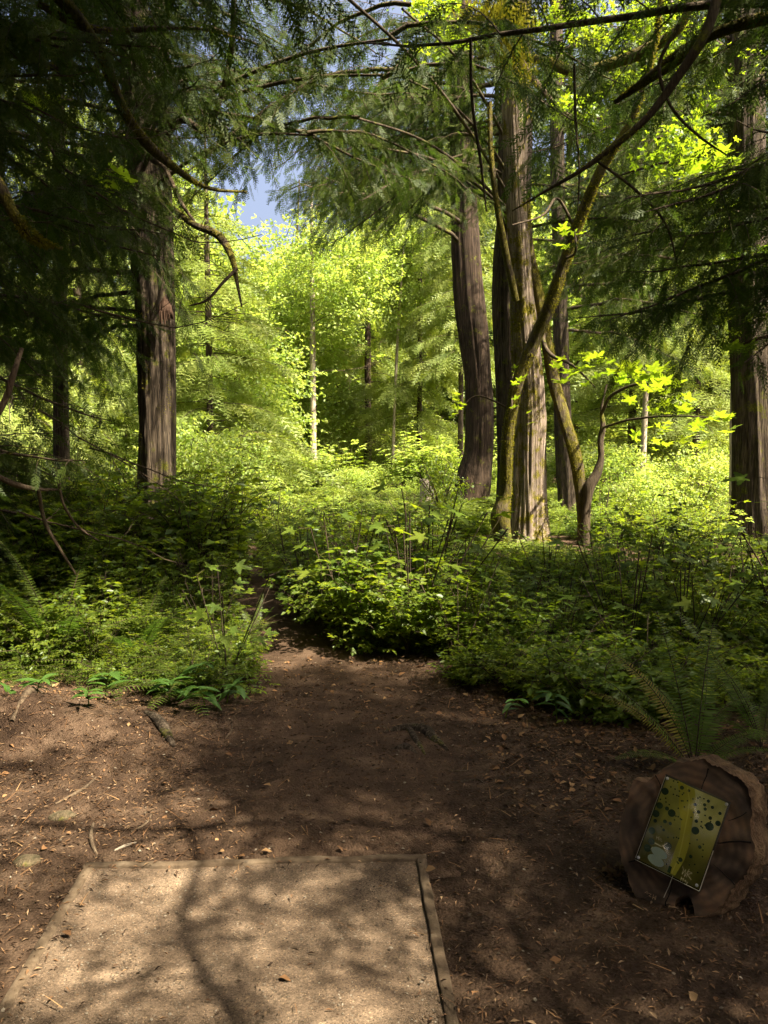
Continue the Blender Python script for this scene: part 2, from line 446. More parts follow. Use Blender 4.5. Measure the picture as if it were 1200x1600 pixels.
# ------------------------------------------------------------------ foliage prototypes
def leaf_tmpl(w=.5, fold=.15, droop=.12, tip=1.0):
    v = np.array([(0, 0, 0), (-w * .42, .35, fold * .8), (0, .38, 0), (w * .42, .35, fold * .8), (-w * .3, .72, fold * .4 - droop * .5), (0, .72, -droop * .4), (w * .3, .72, fold * .4 - droop * .5), (0, tip, -droop)])
    f = [(0, 2, 1), (0, 3, 2), (1, 2, 5), (1, 5, 4), (2, 3, 6), (2, 6, 5), (4, 5, 7), (5, 6, 7)]
    return v, np.array(f)
def leaf_small(w=.5, fold=.12):
    v = np.array([(0, 0, 0), (-w * .5, .45, fold), (0, 1, -.08), (w * .5, .45, fold)])
    return v, np.array([(0, 2, 1), (0, 3, 2)])
def maple_tmpl():
    # five pointed lobes with teeth, petiole at origin
    pts = []
    lobes = [(-128, .48), (-68, .80), (0, 1.0), (68, .80), (128, .48)]
    out = [(-165, .12)]
    for q, (a, L) in enumerate(lobes):
        out += [(a - 19, L * .62), (a - 13, L * .60), (a - 10, L * .83), (a, L), (a + 10, L * .83), (a + 13, L * .60), (a + 19, L * .62)]
        if q < 4: out.append((a + (lobes[q + 1][0] - a) / 2, .33))
    out.append((165, .12))
    V = [(0, .38, 0)]
    for a, L in out:
        x, y = math.sin(R(a)) * L * .62, math.cos(R(a)) * L * .62 + .38
        V.append((x, y, .10 * abs(x) - .16 * (x * x + (y - .38) ** 2)))
    n = len(out)
    Fc = [(0, q + 1, q + 2) for q in range(n - 1)] + [(0, n, 1)]
    return np.array(V), np.array(Fc)[:, ::-1]
MAPV, MAPF = maple_tmpl()

def frames(dirs, normals):
    "columns: x = side, y = dir, z = normal"
    d = unit(dirs); n = unit(normals - d * np.sum(normals * d, -1, keepdims=True))
    x = np.cross(d, n)
    return np.stack([x, d, n], -1)

def spray_tmpl(nl=14, sub=3, seed=0):
    r = np.random.default_rng(seed); mb = MB()
    w = .010
    mb.add([(-w, 0, 0), (w, 0, 0), (0, 1, -.12)], [(0, 1, 2)])
    for q in range(nl):
        t = .06 + .92 * q / nl; sd = 1 if q % 2 else -1
        L = .27 * (1 - t) ** .6 * min(1, .45 + t * 2.2) * r.uniform(.8, 1.15) + .04
        a = R(r.uniform(36, 50)); d = np.array([sd * math.sin(a), math.cos(a), r.uniform(-.12, .05)])
        o = np.array([0, t, -.12 * t * t])
        p = np.array([-d[1], d[0], 0]) * .014
        mb.add([o - p * .6, o + p * .6, o + d * L * .5 + p, o + d * L * .5 - p, o + d * L], [(0, 1, 2), (0, 2, 3), (3, 2, 4)])
        if L > .09:
            for e in range(sub):
                for ss in (-1, 1):
                    tt = .2 + .7 * e / sub; oo = o + d * L * tt
                    b = a * sd + ss * R(42); dd = np.array([math.sin(b), math.cos(b), r.uniform(-.2, .1)])
                    ll = L * .42 * (1 - tt * .6) * r.uniform(.7, 1.2); pp = np.array([-dd[1], dd[0], 0]) * .014
                    mb.add([oo - pp, oo + pp, oo + dd * ll], [(0, 1, 2)])
    V = np.concatenate(mb.v); Fc = np.concatenate([f for f in mb.f])
    return V, Fc
SPRAYS = [spray_tmpl(14, 3, s) for s in range(3)]
SPRAY_LO = spray_tmpl(9, 1, 5)

def add_sprays(mb, O, D, scale, mat=1, tm=SPRAYS, hang=.8):
    O = np.asarray(O); D = np.asarray(D); k = len(O)
    D = unit(D)
    nrm = RNG.normal(size=(k, 3)); nrm[:, 2] *= .35
    Fm = frames(D, nrm) * np.asarray(scale)[:, None, None]
    pick = RNG.integers(0, len(tm), k)
    for q, (tv, tf) in enumerate(tm):
        sel = pick == q
        mb.stamp(tv, tf, Fm[sel], O[sel], mat)

def bough(seed, L=3.2, step=.14, droop=.11, dense=1.0, sp=(.14, .29), wood=True, brl=1.0):
    "cedar bough along +X with curtains of hanging sprays"
    r = np.random.default_rng(seed); mb = MB()
    n = 14; t = np.linspace(0, 1, n)
    wob = r.normal(0, .04, (n, 2)).cumsum(0) * .5
    P = np.stack([t * L, wob[:, 0], .16 * t * L - droop * (t * L) ** 2 + .25 * np.maximum(0, t - .75) ** 2 * L * 4 + wob[:, 1]], -1)
    mb.tube(P, .030 * (L / 3.2) * (1 - t) ** .8 + .004, 6, 0)
    O, D = [], []
    q = .12
    side = 1
    while q < .985:
        base = np.array([np.interp(q, t, P[:, k]) for k in range(3)])
        side = -side
        bl = brl * (.30 + 1.0 * math.sin(min(1, q * 1.15) * math.pi) ** .8 * .75) * r.uniform(.55, 1.2) * L / 3.2
        a = R(r.uniform(35, 75)) * side
        d = np.array([math.cos(a), math.sin(a), r.uniform(-.25, .15)])
        m = 6; tt = np.linspace(0, 1, m)
        B = base + d * (tt * bl)[:, None]; B[:, 2] -= .45 * bl * tt ** 2 * r.uniform(.6, 1.6)
        mb.tube(B, .006 * (1 - tt * .7), 3, 0)
        kk = max(3, int(bl / .052 * dense))
        for e in range(kk):
            u = (e + r.uniform(.2, .8)) / kk
            o = np.array([np.interp(u, tt, B[:, k]) for k in range(3)])
            s2 = 1 if r.random() < .5 else -1
            perp = np.array([-d[1], d[0], 0]) * s2
            O.append(o); D.append(d * .35 + perp * r.uniform(.1, .8) + np.array([0, 0, -r.uniform(.3, 1.5)]))
        O.append(B[-1]); D.append(d + np.array([0, 0, -.7]))
        q += step / L * r.uniform(.7, 1.4)
    O.append(P[-1]); D.append((1, 0, -.2))
    add_sprays(mb, O, D, r.uniform(sp[0], sp[1], len(O)) )
    return mb.mesh('cedar_branch', [M['twig'], M['cedar']])
BOUGHS = [bough(s) for s in range(5)]
BOUGH_HANG = [bough(20 + s, 2.6, .125, .26, 1.2, (.16, .32)) for s in range(3)]
BARE = []
def bare_branch(seed, L=2.2, mat='deadtwig'):
    r = np.random.default_rng(seed); mb = MB()
    def grow(p, d, L, rad, lvl):
        n = 7; P = [p]; dd = unit(d)
        for q in range(n):
            dd = unit(dd + r.normal(0, .13, 3) + np.array([0, 0, -.05])); P.append(P[-1] + dd * L / n)
        P = np.array(P); mb.tube(P, np.linspace(rad, rad * .3, n + 1), 5 if lvl == 0 else 3)
        if lvl < 2:
            for e in range(r.integers(4, 7)):
                q = r.integers(1, n); s = unit(np.cross(dd, r.normal(size=3)))
                grow(P[q], unit(dd * .7 + s * .8), L * r.uniform(.25, .5), rad * .45, lvl + 1)
    grow(np.zeros(3), np.array([1, 0, -.05]), L, .014, 0)
    return mb.mesh('dead_branch', [M[mat]])
BARE = [bare_branch(50 + s) for s in range(4)]

def leafy_crown(seed, rad=(2, 2, 2.4), n_twig=500, per=14, leaf=.11, mat='decid', hollow=.35, twigs=True, tmpl=None, spread=.32, flat=.25):
    "uneven crown: many twigs, each with a loose layer of leaves"
    r = np.random.default_rng(seed); mb = MB()
    rad = np.array(rad, float)
    C = unit(r.normal(size=(n_twig, 3))) * (hollow + (1 - hollow) * r.random((n_twig, 1)) ** .6)
    C *= (1 + .28 * vnoise(C[:, 0] * 2.3 + seed, C[:, 1] * 2.3, C[:, 2] * 2.3))[:, None]
    keep = vnoise(C[:, 0] * 3.1, C[:, 1] * 3.1 + seed, C[:, 2] * 3.1) > -.33
    C = C[keep] * rad; m = len(C)
    out = unit(C * (1, 1, .4) + r.normal(0, .4, (m, 3)))
    if twigs:
        for c, o in list(zip(C, out))[::3]:
            mb.tube([c - o * spread * 2.2 - np.array([0, 0, .12]), c - o * spread, c + o * spread], [.010, .007, .003], 3, 0)
    k = m * per
    c = np.repeat(C, per, 0); o = np.repeat(out, per, 0)
    off = r.normal(0, spread * .5, (k, 3)); off[:, 2] *= flat
    al = r.uniform(-1, 1, (k, 1)) * spread
    p = c + o * al + off
    d = unit(o * .6 + r.normal(0, .7, (k, 3)) + np.array([0, 0, -.25]))
    nr = r.normal(0, .45, (k, 3)) + np.array([0, 0, 1.0])
    s = leaf * r.uniform(.6, 1.3, k)
    tv, tf = tmpl if tmpl else leaf_small(.7)
    mb.stamp(tv, tf, frames(d, nr) * s[:, None, None], p, 1)
    return mb.mesh('crown', [M['twig'], M[mat]])
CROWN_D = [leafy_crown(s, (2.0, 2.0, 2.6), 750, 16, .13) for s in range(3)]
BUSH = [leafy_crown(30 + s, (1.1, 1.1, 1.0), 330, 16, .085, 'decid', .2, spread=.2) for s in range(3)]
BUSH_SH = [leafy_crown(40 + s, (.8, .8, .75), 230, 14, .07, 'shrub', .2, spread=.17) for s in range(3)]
MAPLE_CR = [leafy_crown(60 + s, (1.3, 1.3, .55), 62, 5, .24, 'maple', .1, tmpl=(MAPV, MAPF), spread=.28, flat=.3) for s in range(3)]

def cedar_crown(seed, H=9, base=2.0, n=2600, mat='cedar_far', s=(.5, .85)):
    r = np.random.default_rng(seed); mb = MB()
    nb = 130; O, D = [], []
    for q in range(nb):
        z = (q + r.random()) / nb; a = r.uniform(0, 2 * math.pi)
        L = base * (1 - z) ** .75 * r.uniform(.6, 1.15) + .25
        d = np.array([math.cos(a), math.sin(a), 0]); k = max(5, int(n / nb * L / base * 1.6))
        tt = np.linspace(0, 1, 5); B = d * (tt * L)[:, None]; B[:, 2] = z * H + .12 * L * tt - .35 * L * tt ** 2
        mb.tube(B, .02 * (1 - tt * .8), 3, 0)
        for e in range(k):
            u = r.uniform(.15, 1); o = np.array([np.interp(u, tt, B[:, c]) for c in range(3)])
            sd = r.normal(0, .8); perp = np.array([-d[1], d[0], 0])
            o = o + perp * sd * .35 * L * .4 * (1.1 - u)
            O.append(o); D.append(d * .7 + perp * sd * .6 + np.array([0, 0, -r.uniform(.3, 1.1)]))
    O = np.array(O); D = np.array(D)
    nr = r.normal(size=O.shape); nr[:, 2] = np.abs(nr[:, 2]) * .8 + .2
    mb.stamp(*SPRAY_LO, frames(D, nr) * r.uniform(s[0], s[1], len(O))[:, None, None] * np.array([1.25, 1, 1]), O, 1)
    return mb.mesh('crown', [M['twig'], M[mat]])
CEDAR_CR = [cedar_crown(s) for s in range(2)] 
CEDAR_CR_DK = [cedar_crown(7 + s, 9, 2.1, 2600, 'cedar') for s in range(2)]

# ------------------------------------------------------------------ trunks
def spline(pts, n):
    P = np.asarray(pts, float); m = len(P)
    d = np.concatenate([[0], np.cumsum(np.linalg.norm(np.diff(P[:, :3], axis=0), axis=1))])
    t = np.linspace(0, d[-1], n); out = np.empty((n, P.shape[1]))
    G = np.gradient(P, d, axis=0)
    idx = np.clip(np.searchsorted(d, t, side='right') - 1, 0, m - 2)
    h = (d[idx + 1] - d[idx]); u = (t - d[idx]) / h
    h00 = 2*u**3-3*u**2+1; h10 = u**3-2*u**2+u; h01 = -2*u**3+3*u**2; h11 = u**3-u**2
    return h00[:, None]*P[idx] + (h10*h)[:, None]*G[idx] + h01[:, None]*P[idx+1] + (h11*h)[:, None]*G[idx+1]

def trunk_mb(pts, seg=64, dz=.07, ridge=.06, fx=9, fz=.35, flare=0.0, lobes=5, lump=.05, seed=0):
    "pts rows: x,y,z,r"
    P = np.asarray(pts, float)
    Ltot = np.sum(np.linalg.norm(np.diff(P[:, :3], axis=0), axis=1))
    n = max(6, int(Ltot / dz)); n = min(n, 260)
    S = spline(P, n); C = S[:, :3]; rad = np.maximum(S[:, 3], .002)
    T = unit(np.gradient(C, axis=0))
    ref = np.array([0, 1.0, 0]) if abs(T[:, 2]).mean() > .5 else np.array([0, 0, 1.0])
    A = unit(np.cross(ref, T)); B = np.cross(T, A)
    th = np.linspace(0, 2 * np.pi, seg, endpoint=False)
    ct, st = np.cos(th)[None], np.sin(th)[None]
    zz = (np.arange(n) * Ltot / n)[:, None]
    sw = .5 * vnoise(zz * .5, seed, 0)
    a1 = np.abs(vnoise(np.cos(th + 0)[None] * fx * .5 + sw, st * fx * .5 + seed, zz * fz))
    a2 = np.abs(vnoise(ct * fx * 1.3 + sw, st * fx * 1.3, zz * fz * 2.2 + seed))
    lm = vnoise(ct * 1.1 + seed, st * 1.1, zz * .9)
    a3 = np.abs(vnoise(ct * fx * 2.4 + sw, st * fx * 2.4, zz * fz * 5 + seed))
    k = 1 + ridge * 1.35 * (a1 * 1.2 + a2 * .8 + a3 * .5 - .6) + lump * lm
    if flare:
        fl = np.exp(-zz / .35)
        k = k + flare * fl * (.55 + .45 * np.cos(th[None] * lobes + seed + .8 * np.sin(th[None] * 2)))
    V = C[:, None] + (rad[:, None] * k)[..., None] * (ct[..., None] * A[:, None] + st[..., None] * B[:, None])
    mb = MB()
    i = np.arange(n - 1)[:, None] * seg; j = np.arange(seg)[None]; j2 = (j + 1) % seg
    mb.add(V.reshape(-1, 3), np.stack([i + j, i + j2, i + seg + j2, i + seg + j], -1).reshape(-1, 4))
    mb.add(np.concatenate([V[-1], C[-1:]]), [(q, (q + 1) % seg, seg) for q in range(seg)])
    return mb, V

def pxline(pts, dflt=None):
    "rows (px, py, depth, radius in px) -> x,y,z,r"
    out = []
    for (px, py, Yd, rp) in pts:
        p = at(px, py, Yd); out.append((*p, rp / F * Yd))
    return np.array(out)

def moss_tufts(V, n, L=(.012, .03), rng=RNG, pref=None, thresh=0.0):
    "short blades growing from a trunk's surface"
    rows, seg = V.shape[:2]
    C = V.mean(1)
    q = rng.integers(0, rows - 1, n * 3); j = rng.integers(0, seg, n * 3)
    p = V[q, j] + (V[q + 1, (j + 1) % seg] - V[q, j]) * rng.random((n * 3, 1))
    msk = vnoise(p[:, 0] * 5, p[:, 1] * 5, p[:, 2] * 2.5)
    nr = unit(p - C[q])
    if pref is not None: msk = msk + nr @ np.asarray(pref) * .5
    sel = np.where(msk > thresh)[0][:n]
    p, nr = p[sel], nr[sel]; k = len(p)
    d = unit(nr + rng.normal(0, .5, (k, 3)) + np.array([0, 0, -.3]))
    side = unit(np.cross(d, rng.normal(size=(k, 3))))
    L = rng.uniform(L[0], L[1], (k, 1))
    V2 = np.stack([p - side * L * .3 - nr * .004, p + side * L * .3 - nr * .004, p + d * L], 1).reshape(-1, 3)
    mb = MB(); mb.add(V2, np.arange(k * 3).reshape(-1, 3)); return mb

def up_to(line, top, lean=(0, 0), rtop=.08):
    l = line[-1]; h = top - l[2]
    return np.vstack([line, [l[0] + lean[0] * h, l[1] + lean[1] * h, top, rtop]])
def to_ground(line, ext=.35):
    l = line[0].copy(); z = hz(l[0], l[1]) - .12
    if l[2] > z + .05: l2 = l.copy(); l2[2] = z; l2[3] *= 1.12; line = np.vstack([l2, line])
    return line

# lit places: branches whose shadow would fall there are left out
def shadow_at(p, z0):
    t = (p[2] - z0) / TO_SUN[2]
    return p[0] - TO_SUN[0] * t, p[1] - TO_SUN[1] * t
def blocks_light(p):
    if p[2] > 1.5:
        x, y = shadow_at(p, 1.2)
        if ((x + 2.3) / 6) ** 2 + ((y - 23.5) / 8.5) ** 2 < 1: return True
        if ((x - 5.8) / 3.6) ** 2 + ((y - 15.8) / 3.2) ** 2 < 1: return True
        if ((x - 1.5) / 4.5) ** 2 + ((y - 10.2) / 3) ** 2 < 1 and random.random() < .8: return True
        if ((x - 1.6) / 1.3) ** 2 + ((y - 12.4) / 1.4) ** 2 < 1: return True
    if p[2] > 6:
        x, y = shadow_at(p, 5.0)
        if ((x + 3) / 8) ** 2 + ((y - 31) / 9) ** 2 < 1: return True
    return False

HOLES = [(-.02, 2.25, .20), (-.72, 1.95, .10), (.1, 2.75, .05), (-1.35, 2.5, .26), (-1.9, 4.35, .32), (-.35, 5.5, .34), (-.45, 2.65, .05), (-.1, 3.4, .05), (-1.15, 3.5, .10), (-.9, 4.1, .04), (-2.0, 3.5, .1), (.83, 2.89, .02), (1.2, 1.9, .08)]
SHAFTS = [((1.45, 11.4, 7.2), .3, .2), ((1.25, 3.8, .6), .25, .02), ((2.45, 12.4, 3.2), 1.6, .35), ((-2.9, 11.0, 2.3), .35, .12), ((2.5, 12.3, 1.2), .6, .3), ((-2.4, 27.8, 2.5), 1.8, .5)]
def opens_sky(p, az, tilt, s):
    "true where the bough would shade one of the sun flecks on the ground"
    d = np.array([math.cos(az), math.sin(az), 0]); sd_ = np.array([-d[1], d[0], 0])
    for u in (.4, .9, 1.4, 1.9, 2.4, 2.9):
        for w in ((-.45, 0, .45) if u > .5 else (0,)):
            q = p + (d * u + sd_ * w) * s + np.array([0, 0, (.16 * u - .11 * u * u + math.tan(tilt) * u - .15) * s])
            for (c_, hh, rr) in SHAFTS:
                v_ = q - np.array(c_); tt_ = v_ @ TO_SUN
                if tt_ < .6: continue
                e_ = v_ - TO_SUN * tt_
                if math.hypot(e_[0], e_[1]) < rr + .35 * s and abs(e_[2]) < hh: return True
            x, y = shadow_at(q, 0)
            for (hx, hy, hr) in HOLES:
                if (x - hx) ** 2 + (y - hy) ** 2 < (hr + .12 * s) ** 2: return True
    return False
WINDOWS = [(295, 400, 600, 770, 23), (600, 560, 700, 770, 23), (392, 290, 452, 365, 30), (575, 375, 640, 420, 30), (890, 560, 1130, 850, 16), (214, 430, 275, 860, 11.2), (778, 190, 850, 850, 12.6), (705, 500, 775, 800, 20), (860, 560, 915, 820, 17), (1146, 640, 1200, 850, 12.6)]
def hides_view(p, az, tilt, s):
    d = np.array([math.cos(az), math.sin(az), 0]); sd_ = np.array([-d[1], d[0], 0])
    for u in (.6, 1.3, 2.0, 2.7):
        for w in (-.5, 0, .5):
            for dz_ in (.0, -.35):
                q = p + (d * u + sd_ * w) * s + np.array([0, 0, (.16 * u - .11 * u * u + math.tan(tilt) * u + dz_) * s])
                if q[1] < .5: continue
                c_, s_ = math.cos(PITCH), math.sin(PITCH); r = q - np.array([0, 0, CAMH])
                zc = r[1] * c_ - r[2] * s_; yc = r[1] * s_ + r[2] * c_
                px, py = CX + F * r[0] / zc, CY - F * yc / zc
                for (x0, y0, x1, y1, dm) in WINDOWS:
                    if x0 < px < x1 and y0 < py < y1 and q[1] < dm: return True
    return False
def put_bough(parent, p, az, tilt, s, kind=BOUGHS, name='branch', force=False, roll=None):
    p = np.asarray(p, float)
    mid = p + np.array([math.cos(az), math.sin(az), 0]) * 1.5 * s
    if hides_view(p, az, tilt, s) or opens_sky(p, az, tilt, s): return None
    if not force and (blocks_light(mid) or blocks_light(p + (mid - p) * 1.8)): return None
    me = random.choice(kind)
    o = link(name, me, parent, Vector(p) - parent.location, (random.uniform(-.25, .25) if roll is None else roll, -tilt, az), s)
    return o

def boughs_on(parent, line, z0, z1, n, s=(.8, 1.2), az=None, kind=BOUGHS, tilt=(-.15, .2), force=False):
    n = int(n * 1.6)
    for q in range(n):
        z = z0 + (z1 - z0) * (q + random.random()) / n
        c = [np.interp(z, line[:, 2], line[:, k]) for k in range(4)]
        a = random.uniform(-math.pi, math.pi) if az is None else random.uniform(*az)
        put_bough(parent, (c[0] + math.cos(a) * c[3] * .6, c[1] + math.sin(a) * c[3] * .6, z), a, random.uniform(*tilt), random.uniform(*s), kind, force=force)

# ---- big cedar on the left
ln = to_ground(pxline([(243, 862, 11.4, 28), (243, 780, 11.4, 24), (242, 700, 11.4, 22.5), (240, 600, 11.4, 22.5), (236, 500, 11.4, 23), (230, 400, 11.4, 24), (225, 300, 11.4, 24), (217, 150, 11.4, 22), (207, 0, 11.4, 20)]))
ln = up_to(ln, 15, (-.02, 0), .09)
t = empty('cedar_tree', ln[0][:3] * (1, 1, 0), 'tall cedar with fibrous grey brown trunk standing left of the trail', 'tree')
mb, V = trunk_mb(ln, 72, .05, .11, 8, .8, .45)
piece('trunk', mb, M['cedar_bark'], t, True)
piece('moss', moss_tufts(V[:70], 2500, (.01, .025), thresh=.25), M['moss'], t, kind='stuff')
boughs_on(t, ln, 3.1, 7.5, 26, (.75, 1.2), None)
boughs_on(t, ln, 3.6, 7.0, 9, (.9, 1.3), (-1.6, .2))
boughs_on(t, ln, 6.5, 12, 24, (.8, 1.2), None)
# torn strip of red inner bark
mb = MB(); 
for q in range(9):
    a = at(251 + q * 2, 462 + abs(q - 3) * 3, 11.08); b = at(250 + q * 2.6, 498 + random.uniform(-5, 10), 11.04)
    mb.tube([a, (a + b) / 2 + np.array([0, -.03, 0]), b], [.006, .018, .010], 5)
piece('torn_bark', mb, flat_mat('red_inner_bark', (.06, .032, .02), .9), t, label='torn reddish strips of inner bark')
CEDAR_L = t
# trunk close behind it
ln = to_ground(pxline([(263, 850, 12.6, 15), (263, 700, 12.6, 12), (264, 600, 12.6, 11), (262, 480, 12.6, 11), (258, 300, 12.6, 10), (252, 0, 12.6, 9)]))
ln = up_to(ln, 13, (0, 0), .05)
t = empty('cedar_tree', ln[0][:3] * (1, 1, 0), 'slimmer cedar trunk close behind the tall left cedar', 'tree')
mb, V = trunk_mb(ln, 40, .08, .08, 7, .3, .3)
piece('trunk', mb, M['cedar_bark'], t, True)
boughs_on(t, ln, 3.4, 12, 18, (.6, .9), (.2, 3.6))

# ---- dark curved cedar in the middle
ln = to_ground(pxline([(735, 788, 21, 31), (741, 752, 21, 27), (748, 715, 21, 22), (750, 650, 21, 20.5), (745, 570, 21, 21), (735, 480, 21, 23), (727, 370, 21, 20), (722, 200, 21, 18), (719, 0, 21, 16)]))
ln = up_to(ln, 20, (0, 0), .15)
t = empty('cedar_tree', ln[0][:3] * (1, 1, 0), 'dark cedar with curved swollen trunk base beyond the mossy maple', 'tree')
mb, V = trunk_mb(ln, 72, .09, .10, 10, .22, .25)
piece('trunk', mb, M['red_bark'], t, True)
boughs_on(t, ln, 4.0, 12, 40, (1.1, 1.9), None, BOUGHS + BOUGH_HANG)
boughs_on(t, ln, 4.2, 11, 24, (1.2, 1.8), (2.2, 4.2), BOUGHS + BOUGH_HANG, force=True)
boughs_on(t, ln, 12, 19, 7, (1.0, 1.6), None)

# ---- cedar behind the mossy maple
ln = to_ground(pxline([(805, 800, 14.6, 27), (803, 700, 14.6, 25), (800, 600, 14.6, 24), (799, 450, 14.6, 25), (803, 300, 14.6, 24), (806, 150, 14.6, 23), (806, 0, 14.6, 21)]))
ln = up_to(ln, 17, (0, 0), .12)
t = CEDAR_B = empty('cedar_tree', ln[0][:3] * (1, 1, 0), 'straight cedar with ribbed bark directly behind the sunlit mossy maple', 'tree')
mb, V = trunk_mb(ln, 72, .08, .12, 9, .2, .3)
piece('trunk', mb, M['cedar_bark'], t, True)
boughs_on(t, ln, 4.6, 8.8, 20, (.8, 1.3), None, BOUGHS + BOUGH_HANG)
boughs_on(t, ln, 5.2, 8.6, 12, (.9, 1.4), (1.8, 4.6), BOUGHS + BOUGH_HANG, force=True)
boughs_on(t, ln, 8.8, 16, 14, (.8, 1.2))

# ---- mossy sunlit maple
ln = to_ground(pxline([(827, 848, 12.8, 29), (827, 800, 12.8, 26), (827, 730, 12.8, 25), (828, 650, 12.8, 24), (823, 560, 12.8, 21), (816, 470, 12.8, 17), (809, 360, 12.8, 15), (803, 250, 12.8, 14), (797, 110, 12.8, 12), (792, 0, 12.8, 11)]))
ln = up_to(ln, 11.5, (0, 0), .03)
t = empty('maple_tree', ln[0][:3] * (1, 1, 0), 'mossy maple with its sunlit grey trunk right of the trail', 'tree')
mb, V = trunk_mb(ln, 80, .05, .13, 8, .3, .45, 5, .10, 3)
piece('trunk', mb, M['maple_bark'], t, True)
piece('moss', moss_tufts(V[:110], 7000, (.012, .035), thresh=.18), M['moss'], t, kind='stuff')
MAPLE = t
def limb(parent, pts, mat='moss_bark', seg=14, mossn=0, name='limb', ml=(.012, .03)):
    l = pxline(pts); mb, V = trunk_mb(l, seg, .05, .10, 5, .8, 0, 5, .14, random.random() * 9)
    piece(name, mb, M[mat], parent, True)
    if mossn: piece('moss', moss_tufts(V, mossn, ml, pref=(0, 0, .8), thresh=0.0), M['moss'], parent, kind='stuff')
    return V
limb(t, [(806, 470, 12.6, 5), (788, 385, 12.4, 6), (778, 330, 12.2, 5), (768, 250, 12, 4), (765, 160, 12, 3.5)], mossn=300)
limb(t, [(800, 90, 12.7, 5), (850, 95, 12, 7), (905, 112, 11.5, 8), (960, 98, 11.2, 8), (1010, 78, 11, 9), (1060, 45, 10.8, 7), (1090, -30, 10.6, 6)], mossn=900)
limb(t, [(802, 70, 12.7, 4), (830, 120, 12, 5), (860, 155, 11.6, 4), (892, 185, 11.2, 3)], 'deadtwig')
for px, py, Yd in ((895, 170, 11.2), (660, 15, 11.5), (700, 60, 12.2), (860, 20, 12.2), (930, 55, 11.4), (980, 130, 11.6), (1020, 20, 11.2)):
    o = link('foliage', random.choice(MAPLE_CR), t, Vector(at(px, py, Yd)) - t.location, (0, random.uniform(-.3, .3), random.uniform(0, 6)), random.uniform(.22, .4))
# hanging clump of moss high on it
mb = MB(); k = 7000
c = np.array([at(768, 34, 11.4)]); 
p0 = np.stack([RNG.normal(0, .26, k), RNG.normal(0, .15, k), np.abs(RNG.normal(0, .40, k)) * -1], -1); p0[:, 0] *= np.exp(p0[:, 2] * .9)
p0 = p0 * (1, 1, 1) + c + np.array([.05, 0, .2]) + np.stack([-.35 * p0[:, 2], 0 * p0[:, 2], 0 * p0[:, 2]], -1)
dd = unit(RNG.normal(0, .35, (k, 3)) + np.array([0, 0, -1])); sd_ = unit(np.cross(dd, RNG.normal(size=(k, 3)))); LL = RNG.uniform(.03, .09, (k, 1))
mb.add(np.stack([p0 - sd_ * .008, p0 + sd_ * .008, p0 + dd * LL], 1).reshape(-1, 3), np.arange(k * 3).reshape(-1, 3))
piece('hanging_moss', mb, M['moss'], t, kind='stuff')

# ---- leaning mossy maple stem
ln = to_ground(pxline([(786, 838, 12.2, 13), (783, 808, 12.2, 15), (789, 775, 12.2, 11), (791, 720, 12.1, 10), (798, 650, 12.0, 9), (811, 590, 11.9, 9), (831, 540, 11.8, 9), (857, 480, 11.6, 9), (883, 405, 11.4, 8), (913, 325, 11.2, 7), (944, 255, 11, 6.5), (985, 190, 10.8, 5), (1025, 60, 10.6, 4), (1035, -60, 10.5, 3)]))
t = empty('maple_tree', ln[0][:3] * (1, 1, 0), 'thin mossy maple leaning right across the sunlit trunk', 'tree')
mb, V = trunk_mb(ln, 24, .045, .10, 6, .8, .2, 4, .16, 5)
piece('trunk', mb, M['moss_bark'], t, True)
piece('moss', moss_tufts(V, 4500, (.012, .035), thresh=.0, pref=(.5, 0, .4)), M['moss'], t, kind='stuff')
limb(t, [(900, 360, 11.3, 2.5), (870, 310, 11.2, 2.2), (850, 335, 11, 1.8), (800, 352, 10.8, 1.2)], 'twig', 6)
LEAN = t

# ---- two stemmed vine maple
t = empty('vine_maple', gr(912, 828), 'small vine maple with one arching mossy stem and one crooked stem', 'tree')
l1 = to_ground(pxline([(911, 822, 12.5, 9), (908, 770, 12.5, 8.5), (899, 712, 12.5, 9), (882, 655, 12.6, 9), (866, 600, 12.7, 9), (853, 530, 12.8, 8.5), (841, 460, 12.9, 8), (829, 395, 13, 6), (822, 300, 13, 4)]))
mb, V = trunk_mb(l1, 24, .04, .10, 6, .8, .1, 4, .14, 8); piece('stem', mb, M['moss_bark'], t, True, label='arching mossy stem that leans left')
piece('moss', moss_tufts(V, 3500, (.01, .03), thresh=.05, pref=(.6, 0, .3)), M['moss'], t, kind='stuff')
l2 = to_ground(pxline([(914, 822, 12.4, 7), (917, 785, 12.4, 6), (921, 760, 12.4, 8), (931, 742, 12.4, 7), (939, 715, 12.4, 4.5), (938, 690, 12.4, 4.5), (942, 668, 12.4, 4), (940, 640, 12.4, 2), (948, 600, 12.4, 1.2)]))
mb, V = trunk_mb(l2, 16, .035, .1, 5, .8, .1, 4, .16, 9); piece('stem', mb, M['twig'], t, True, label='crooked bare dark stem')
VINE = t

# ---- straight dark cedar
ln = to_ground(pxline([(886, 802, 18, 15), (884, 740, 18, 13.5), (880, 650, 18, 12.5), (876, 500, 18, 11), (872, 300, 18, 10), (869, 0, 18, 9)]))
ln = up_to(ln, 17, (0, 0), .06)
t = empty('cedar_tree', ln[0][:3] * (1, 1, 0), 'straight slender cedar behind the arching vine maple', 'tree')
mb, V = trunk_mb(ln, 48, .09, .09, 8, .25, .2)
piece('trunk', mb, M['cedar_bark'], t, True)
boughs_on(t, ln, 3.6, 10, 34, (.7, 1.3), None, BOUGHS + BOUGH_HANG)
boughs_on(t, ln, 4, 10, 10, (.9, 1.4), (-1, 1.2), force=True)

